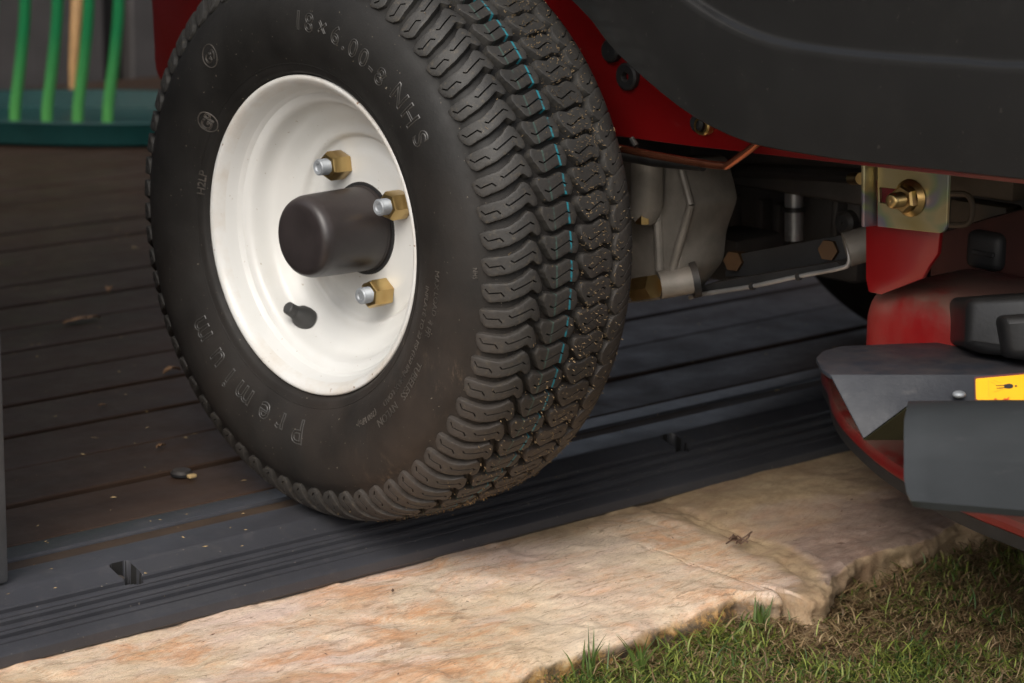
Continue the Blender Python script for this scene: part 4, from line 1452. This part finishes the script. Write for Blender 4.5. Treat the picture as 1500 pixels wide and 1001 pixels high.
# deck shell outline at rim level
arc = [P(*q, z=0.060) for q in ((1214, 566), (1221, 592), (1240, 620), (1280, 658), (1320, 686), (1375, 716), (1430, 742), (1500, 770))]
arc = [Vector((0.74, -0.20, 0.06)), Vector((0.66, -0.10, 0.06)), Vector((0.52, -0.065, 0.06)), Vector((0.42, -0.085, 0.06))] + arc + [Vector((0.115, -0.60, 0.06)), Vector((0.13, -0.80, 0.06)), Vector((0.22, -0.95, 0.06)), Vector((0.45, -1.02, 0.06)), Vector((0.68, -0.95, 0.06)), Vector((0.78, -0.75, 0.06)), Vector((0.79, -0.45, 0.06))]
arc = spline(arc + [arc[0]], 10)[:-1]
cen = Vector((0.45, -0.55, 0.06))
def shell(name, layers, mat, smooth=True):
    """layers of (inset towards centre, z)"""
    vs, fs = [], []
    N = len(arc)
    for ins, z in layers:
        for v in arc:
            d = (cen - v); d.z = 0
            q = v + d.normalized() * ins
            vs.append((q.x, q.y, z))
    for j in range(len(layers) - 1):
        for i in range(N):
            k = (i + 1) % N
            fs.append((j * N + i, j * N + k, (j + 1) * N + k, (j + 1) * N + i))
    bm = bmesh.new(); me = bpy.data.meshes.new('t'); me.from_pydata(vs, [], fs); bm.from_mesh(me); bpy.data.meshes.remove(me)
    return from_bm(name, bm, mat, mow, True, 35)
shell('deck_shell', [(0.006, 0.046), (0.0, 0.052), (-0.0005, 0.0565), (0.0015, 0.0600), (0.006, 0.0608), (0.020, 0.0610), (0.055, 0.0640), (0.085, 0.075), (0.10, 0.10), (0.105, 0.130), (0.115, 0.142), (0.15, 0.145), (0.30, 0.145), (0.42, 0.145)], REDD)
shell('deck_skirt', [(0.030, 0.0405), (0.004, 0.0405), (0.0015, 0.0420), (0.0010, 0.0535), (0.008, 0.0535)], BLACKP)

# chute mounting plate: folded sheet with a pointed corner
d0 = 1.605
A_ = P(1195, 524, d=d0 + 0.03); B_ = P(1205, 514, d=d0 + 0.06); C2 = P(1232, 507, d=d0 + 0.085); D_ = P(1330, 503, d=d0 + 0.10); E2 = P(1430, 500, d=d0 + 0.115); F_ = P(1560, 515, d=d0 + 0.09)
G_ = P(1560, 549, d=d0); H_ = P(1216, 549, d=d0)
A2 = P(1203, 540, d=d0 + 0.01)
top = round_poly([H_, A2, A_, B_, C2, D_, E2, F_, G_], [0, 0.002, 0.004, 0.003, 0.005, 0, 0, 0, 0], 4)
from_bm('chute_mount', plate_bm(top, (0, 0, -0.0030), bev=0.0008), CHUTE, mow)
fr = [P(1216, 549.3, d=d0), P(1560, 549.3, d=d0), P(1560, 600, d=d0 - 0.012), P(1333, 592, d=d0 - 0.012), P(1265, 643, d=d0 - 0.022)]
nrm = Vector(FW) * 0.003
from_bm('chute_mount_face', plate_bm(fr, nrm, bev=0.0008), CHUTE, mow)
# folded underside of the point
un = [P(1265, 645, d=d0 - 0.021), P(1334, 594, d=d0 - 0.011), P(1345, 645, d=d0 + 0.03)]
OLIVE = simple('olive_plastic', (0.045, 0.045, 0.02), 0.6)  # even dark olive for the folded underside
from_bm('chute_gusset', plate_bm(un, (0.003, 0.003, 0)), OLIVE, mow)
# rounded black cap on the plate
a = P(1415, 518, d=1.66); 
cb = round_poly([P(1416, 437, d=1.645), P(1560, 428, d=1.61), P(1560, 528, d=1.61), P(1440, 519, d=1.640), P(1414, 505, d=1.645)], [0.008, 0.004, 0.004, 0.004, 0.003], 5)
from_bm('hinge_cover', plate_bm(cb, Vector(FW) * 0.10 + Vector((0, 0, 0.002)), bev=0.005, seg=3), COVERM, mow)
cb = round_poly([P(1464, 462, d=1.618), P(1560, 456, d=1.60), P(1560, 534, d=1.60), P(1474, 524, d=1.618)], 0.006, 5)
from_bm('hinge_cover', plate_bm(cb, Vector(FW) * 0.03, bev=0.006, seg=3), COVERM, mow)
# rivet
rv = P(1405, 578, d=d0 - 0.014)
bm = bmesh.new(); bmesh.ops.create_uvsphere(bm, u_segments=18, v_segments=10, radius=0.0042)
for v in bm.verts: v.co = rv + Vector((v.co.x, v.co.y, v.co.z * 0.55))
from_bm('rivet', bm, STUD, mow)
# discharge deflector hanging in front
dd = 1.50
rowsd = [(587.5, 0.034), (588.5, 0.026), (592, 0.017), (598, 0.0105), (606, 0.0055), (616, 0.0005), (640, -0.0095), (668, -0.0195), (674, -0.0222), (700, -0.0340), (722, -0.044), (734, -0.0495)]
NC = 14
vs = []
for j, (py_, dz_) in enumerate(rowsd):
    fy = (py_ - 588) / 146
    xl = 1330 - 6 * min(1, (py_ - 588) / 30) if py_ > 588 else 1332
    if py_ > 715: xl += (py_ - 715) * 0.55
    for i in range(NC + 1):
        t = i / NC
        px_ = xl + (1580 - xl) * t
        py2 = py_ + (fy * 22 - 1.5) * t
        vs.append(P(px_, py2, d=dd + dz_ + 0.004 * t + (0.004 if i == 0 else 0)))
fs = [(j * (NC + 1) + i, j * (NC + 1) + i + 1, (j + 1) * (NC + 1) + i + 1, (j + 1) * (NC + 1) + i) for j in range(len(rowsd) - 1) for i in range(NC)]
bm = bmesh.new(); me = bpy.data.meshes.new('t'); me.from_pydata([tuple(v) for v in vs], [], fs); bm.from_mesh(me); bpy.data.meshes.remove(me)
bmesh.ops.recalc_face_normals(bm, faces=bm.faces)
if sum(f.normal.dot(Vector(FW)) for f in bm.faces) > 0: bmesh.ops.reverse_faces(bm, faces=bm.faces)
bmesh.ops.solidify(bm, geom=bm.faces[:], thickness=0.005)
deflo = from_bm('discharge_deflector', bm, DEFL, mow, True, 60)
# left flank of the deflector turned back
fk = [P(1327, 592, d=dd + 0.002), P(1325, 722, d=dd - 0.046), P(1320, 700, d=dd + 0.02), P(1318, 610, d=dd + 0.04)]

# warning label on the mount face
def on_face(px, py, off=0.0006):
    # plane of the mounting face
    n_ = (fr[1] - fr[0]).cross(fr[3] - fr[0]).normalized()
    if n_.dot(Vector(FW)) > 0: n_ = -n_
    r = Vector(ray(px, py)); c_ = Vector(CAM)
    t = (fr[0] + n_ * off - c_).dot(n_) / r.dot(n_)
    return c_ + r * t


def lab(name, pts, off, mat, parent):
    nn_ = Vector(FW) * 0.0003
    return from_bm(name, plate_bm([on_face(*q, off=off) for q in pts], nn_), mat, parent, False)


def rpx(pts, r, n=4):
    return [(v.x, v.y) for v in round_poly([Vector((a, b, 0)) for a, b in pts], r, n)]
label = lab('warning_label', rpx([(1427, 552.5), (1560, 541), (1560, 588.5), (1428, 588)], [3, 0, 0, 3]), 0.0008, YBORD, mow)
lab('label_face', rpx([(1429, 555), (1560, 543.5), (1560, 586), (1430, 586)], [3, 0, 0, 3]), 0.0012, YELLOW, label)
# pictogram: figure lying with legs apart, head to the right, spray lines, red blade marks
lab('label_figure', rpx([(1471, 563.5), (1478, 562), (1483, 563), (1484.5, 566), (1483, 568.5), (1478, 569.5), (1471, 568.5)], 1.0), 0.0016, LBLACK, label)
lab('label_figure', [(1459, 564.6), (1472, 564.0), (1472, 565.2), (1459, 565.4)], 0.0016, LBLACK, label)
lab('label_figure', [(1460, 568.6), (1472, 567.4), (1472, 568.6), (1460, 569.4)], 0.0016, LBLACK, label)
lab('label_figure', rpx([(1486.5, 564.4), (1489.5, 564.2), (1489.8, 566.6), (1486.8, 566.8)], 0.8), 0.0016, LBLACK, label)
for (x0, y0, x1, y1) in ((1455, 557, 1466, 561), (1456, 574, 1470, 570.5), (1452, 560, 1459, 563), (1448, 556, 1448.6, 583)):
    dx, dy = x1 - x0, y1 - y0; l = math.hypot(dx, dy); nx_, ny_ = -dy / l * 0.35, dx / l * 0.35
    lab('label_line', [(x0 + nx_, y0 + ny_), (x1 + nx_, y1 + ny_), (x1 - nx_, y1 - ny_), (x0 - nx_, y0 - ny_)], 0.0015, LORG, label)
for pts in ([(1456, 585.5), (1458, 583), (1461, 585.5)], [(1469, 585.6), (1472, 583.4), (1474, 584.6), (1479, 581.2), (1477, 585.6)]):
    lab('label_mark', pts, 0.0016, LRED, label)

# ================================================================== LOOSE THINGS
def leaf(name, pos, L, W, rz, curl, mat, label, cat, group=None):
    vs, fs = [], []
    n = 8
    for i in range(n + 1):
        t = i / n
        w = W * math.sin(PI * min(1, t * 0.95 + 0.05)) ** 0.7
        z = curl * math.sin(t * PI) + 0.0006 * math.sin(t * 17)
        x = (t - 0.5) * L
        vs += [(x, -w, z + curl * 0.5), (x, 0, z), (x, w, z + curl * 0.4)]
    m_ = len(vs)
    vs += [(a, b, c_ + 0.0005) for a, b, c_ in vs]
    for i in range(n):
        for k in (0, 1):
            q = (i * 3 + k, i * 3 + k + 1, i * 3 + k + 4, i * 3 + k + 3)
            fs.append(q); fs.append(tuple(x + m_ for x in reversed(q)))
    o = mk(name, vs, fs, mat, smooth=True)
    o.location = pos; o.rotation_euler.z = rz
    return tag(o, label, cat, group)


zb = 0.0002
def onfl(px, py, z=0.0003): return P(px, py, z=z)
leaf('dry_leaf', onfl(252, 546), 0.020, 0.0035, GY + 0.1, 0.0035, LEAFM, 'curled orange-brown dry leaf on the floor boards just left of the tyre', 'dry leaf')
leaf('dry_leaf', onfl(236, 655), 0.0105, 0.0020, GY + 0.2, 0.0015, LEAFM, 'small flat tan leaf scrap lying between two board joints, below the curled leaf', 'dry leaf')
leaf('dry_leaf', onfl(150, 595), 0.0075, 0.0022, GY - 0.3, 0.001, LEAFM, 'smallest tan leaf scrap on the boards, midway between door post and tyre', 'dry leaf')
leaf('dry_leaf', onfl(120, 470), 0.045, 0.004, GY + 0.05, 0.002, LEAFM, 'long pale blurred straw leaf lying along the far floor boards', 'dry leaf')
leaf('dry_leaf', onfl(160, 426), 0.012, 0.004, GY + 0.8, 0.003, LEAFM, 'dull yellowish leaf farthest back on the shed floor left of the tyre', 'dry leaf')
peb = from_bm('wood_chip', bbox_bm(-0.0035, 0.0035, -0.0022, 0.0022, 0, 0.0028, 0.0008, 2), DEBRIS)
peb.location = onfl(281, 700, 0.0); tag(peb, 'pale wood chip beside the dark knob at the board joint', 'wood chip')
kn = lathe('rubber_bung', [(0.0, 0.0085), (0.002, 0.0088), (0.0042, 0.0070), (0.005, 0.003), (0.005, 0.0001)], DARKM, None, 24, center=tuple(onfl(266, 696, 0.0)), axis_x=False)
tag(kn, 'dark round knob lying in the joint between two floor boards near the tyre', 'rubber bung')

# scattered crumbs on boards and threshold (nobody could count them)
def scatter(name, n, box, zf, size, mat, label, cat, seed, kind='stuff'):
    rnd = random.Random(seed)
    vs, fs = [], []
    for _ in range(n):
        u = rnd.uniform(box[0], box[1]); v = rnd.uniform(box[2], box[3])
        L = size * rnd.uniform(0.4, 1.6) * (2 if rnd.random() < 0.06 else 1); w = L * rnd.uniform(0.15, 0.4); a = rnd.uniform(0, PI)
        z = zf(u, v) + 0.0002
        ca, sa = math.cos(a), math.sin(a)
        k0 = len(vs)
        hh = w * 0.6
        for dx, dy, dz in ((-L, 0, 0), (0, -w, 0.0), (L, 0, hh * rnd.random()), (0, w, 0.0), (0, 0, hh)):
            p_ = G(u + ca * dx - sa * dy, v + sa * dx + ca * dy, z + dz)
            vs.append(p_)
        fs += [(k0, k0 + 1, k0 + 4), (k0 + 1, k0 + 2, k0 + 4), (k0 + 2, k0 + 3, k0 + 4), (k0 + 3, k0, k0 + 4)]
    o = mk(name, vs, fs, mat)
    return tag(o, label, cat, kind=kind)


scatter('floor_crumbs', 420, (-0.30, 0.75, 0.10, 1.15), lambda u, v: 0.0, 0.0018, DEBRIS, 'tan crumbs and dry grass bits strewn over the brown floor boards', 'crumbs', 3)
def zth(u, v): return 0.0 if v > 0.006 else -0.0015 + (v - 0.006) * 0.0205 / 0.058
scatter('threshold_crumbs', 90, (-0.45, 0.55, -0.048, 0.088), zth, 0.0012, DEBRIS, 'pale specks of dry grass on the black threshold', 'crumbs', 4)
scatter('stone_crumbs', 90, (-0.30, 0.50, -0.24, -0.06), lambda u, v: -0.0268, 0.0014, TWIG, 'dark crumbs and specks of soil on the sandstone', 'crumbs', 5)

# twig cluster on the stone
tw = P(1085, 796, z=-0.0262)
bm = bmesh.new()
rnd = random.Random(2)
for k in range(9):
    a = rnd.uniform(0, 2 * PI); L = rnd.uniform(0.005, 0.014)
    p0 = tw + Vector((rnd.uniform(-0.004, 0.004), rnd.uniform(-0.004, 0.004), 0.0012))
    p1 = p0 + Vector((math.cos(a) * L * 0.5, math.sin(a) * L * 0.5, rnd.uniform(0, 0.005)))
    p2 = p0 + Vector((math.cos(a + 0.5) * L, math.sin(a + 0.5) * L, rnd.uniform(0, 0.006)))
    tube_bm([p0, p1, p2], 0.0007, 5, bm)
tag(from_bm('dry_sprig', bm, TWIG), 'small dark brittle sprig lying in the middle of the stone, right of the tyre', 'dry sprig')

# turf --------------------------------------------------------------------------------
def blades(n, ubox, vbox, hmin, hmax, wmin, wmax, seed, edge=True):
    r = np.random.default_rng(seed)
    u = r.uniform(*ubox, n); v = r.uniform(*vbox, n)
    x = CG * u - SG * v; y = SG * u + CG * v
    cl = np.array([noise.noise(Vector((a * 14, b * 14, 2.0))) for a, b in zip(x, y)])
    cl2 = np.array([noise.noise(Vector((a * 40, b * 40, 7.0))) for a, b in zip(x, y)])
    keep = (r.random(n) < 0.78 + 0.9 * cl2)
    x, y, cl, cl2, u, v = (q[keep] for q in (x, y, cl, cl2, u, v)); n = len(x)
    z = -0.064 + 0.002 * cl
    az = r.uniform(0, 2 * np.pi, n)
    lean = np.radians(np.clip(r.normal(66, 18, n), 10, 88))
    dead = r.random(n) < np.clip(0.40 + 0.25 * (u > 0.10) - 0.8 * cl + 0.35 * ((u > 0.12) & (u < 0.36) & (v > -0.36)), 0.12, 0.9)
    lean = np.where(dead, np.clip(lean + 0.35, 0, 1.5), lean)
    H = r.uniform(hmin, hmax, n) * (1 + 0.5 * cl2)
    W = r.uniform(wmin, wmax, n)
    lift = r.uniform(0, 0.015, n) ** 1.0
    bend = r.uniform(-0.2, 0.9, n)
    segs = 4
    pts = np.zeros((n, segs + 1, 3))
    cur = np.stack([x, y, z + lift], 1)
    pts[:, 0] = cur
    th = lean - bend * 0.5
    az2 = az.copy(); tw_ = r.normal(0, 0.25, n)
    for s in range(segs):
        d = np.stack([np.sin(th) * np.cos(az2), np.sin(th) * np.sin(az2), np.cos(th)], 1)
        cur = cur + d * (H / segs)[:, None]
        pts[:, s + 1] = cur
        th = np.clip(th + bend / segs * 1.4, 0, 1.75); az2 = az2 + tw_
    pts[:, :, 2] = np.maximum(pts[:, :, 2], -0.066)
    side_ = np.stack([-np.sin(az), np.cos(az), np.zeros(n)], 1)
    wf = np.array([0.8, 1.0, 0.9, 0.6, 0.08])
    Lp = pts + side_[:, None] * (W[:, None] * wf)[:, :, None]
    Rp = pts - side_[:, None] * (W[:, None] * wf)[:, :, None]
    V = np.stack([Lp, Rp], 2).reshape(n, -1, 3)
    nv = V.shape[1]
    q = []
    for s in range(segs):
        q.append([2 * s, 2 * s + 1, 2 * s + 3, 2 * s + 2])
    q = np.array(q)
    F = (q[None] + (np.arange(n) * nv)[:, None, None]).reshape(-1, 4)
    g1_ = np.array([0.085, 0.115, 0.020]); g2_ = np.array([0.22, 0.25, 0.05]); g3_ = np.array([0.030, 0.070, 0.018])
    d1 = np.array([0.22, 0.15, 0.075]); d2 = np.array([0.085, 0.05, 0.028]); d3 = np.array([0.32, 0.25, 0.14])
    t = r.random(n)[:, None]
    colg = np.where(t < 0.5, g1_ + (g2_ - g1_) * r.random(n)[:, None], g3_ + (g1_ - g3_) * r.random(n)[:, None])
    cold = np.where(t < 0.55, d2 + (d1 - d2) * r.random(n)[:, None], d1 + (d3 - d1) * r.random(n)[:, None] ** 2)
    col = np.where(dead[:, None], cold, colg) * 1.3
    return V.reshape(-1, 3), F, np.repeat(col, nv, 0)


def build_blades(name, parts, label):
    V = []; F = []; Cc = []; k = 0
    for v, f, c_ in parts:
        V.append(v); F.append(f + k); Cc.append(c_); k += len(v)
    V = np.concatenate(V); F = np.concatenate(F); Cc = np.concatenate(Cc)
    me = bpy.data.meshes.new(name)
    me.vertices.add(len(V)); me.vertices.foreach_set('co', V.ravel().astype('f'))
    me.loops.add(F.size); me.loops.foreach_set('vertex_index', F.ravel().astype('i'))
    me.polygons.add(len(F)); me.polygons.foreach_set('loop_start', np.arange(0, F.size, 4, dtype='i'))
    at_ = me.color_attributes.new('tint', 'FLOAT_COLOR', 'POINT')
    at_.data.foreach_set('color', np.concatenate([Cc, np.ones((len(Cc), 1))], 1).ravel().astype('f'))
    me.update(calc_edges=True)
    o = link(name, me, GRASS, None, True)
    return tag(o, label, 'grass', kind='stuff')


build_blades('grass', [
    blades(150000, (-0.25, 0.75), (-0.60, -0.250), 0.006, 0.0155, 0.0003, 0.0007, 1),
    blades(1100, (-0.19, 0.34), (-0.280, -0.262), 0.016, 0.030, 0.0004, 0.0009, 8),
    blades(26000, (-1.1, 1.6), (-1.6, -0.60), 0.014, 0.034, 0.0008, 0.0016, 3),
    blades(9000, (-1.3, -0.25), (-0.62, -0.262), 0.012, 0.028, 0.0008, 0.0014, 4),
    blades(9000, (0.75, 1.9), (-0.62, -0.262), 0.012, 0.028, 0.0008, 0.0014, 5),
], 'short mown grass, green mixed with dry brown blades, along the stone edge')

# a few taller fresh blades standing against the stone
def tall(px, py, n, H, seed, label):
    rnd = random.Random(seed)
    base = P(px, py, z=-0.055)
    vs, fs = [], []
    for k in range(n):
        a = rnd.uniform(0, 2 * PI); ln = rnd.uniform(0.05, 0.55); h = H * rnd.uniform(0.6, 1.0); w = rnd.uniform(0.0006, 0.0013)
        b0 = base + Vector((rnd.uniform(-0.004, 0.004), rnd.uniform(-0.004, 0.004), 0))
        pts = []
        for i in range(7):
            t = i / 6
            pts.append(b0 + Vector((math.cos(a) * ln * h * t * t, math.sin(a) * ln * h * t * t, h * t)))
        k0 = len(vs); sdv = Vector((RT[0], RT[1], 0)).normalized()
        for i, q in enumerate(pts):
            ww = w * (1 - (i / 6) ** 2 * 0.95)
            vs += [q - sdv * ww, q + Vector(FW) * ww * 0.4, q + sdv * ww]
        for i in range(6):
            b_ = k0 + i * 3
            fs += [(b_, b_ + 1, b_ + 4, b_ + 3), (b_ + 1, b_ + 2, b_ + 5, b_ + 4)]
    me = bpy.data.meshes.new('grass_tuft'); me.from_pydata([tuple(v) for v in vs], [], fs)
    at_ = me.color_attributes.new('tint', 'FLOAT_COLOR', 'POINT')
    for i_, d in enumerate(at_.data):
        gcol = 0.55 + 0.6 * ((i_ // 21) * 0.37 % 1.0)
        d.color = (0.085 * gcol, 0.135 * gcol, 0.024 * gcol, 1)
    return tag(link('grass_tuft', me, GRASS, None, True), label, 'grass tuft')


tall(862, 1000, 9, 0.040, 1, 'tall bright green grass tuft standing against the stone at the bottom middle')
tall(935, 992, 12, 0.030, 2, 'spreading green grass tuft right of the tallest one, at the stone edge')
tall(785, 1012, 10, 0.026, 3, 'short green tuft left of the tallest one, at the bottom of the picture')
tall(700, 1018, 9, 0.022, 4, 'leftmost green tuft poking over the front edge of the stone')
tall(1115, 925, 16, 0.026, 5, 'dense dark green tuft rising into the notch of the stone edge')
tall(1190, 905, 12, 0.018, 6, 'small bluish green tuft under the corner where the two slabs meet')
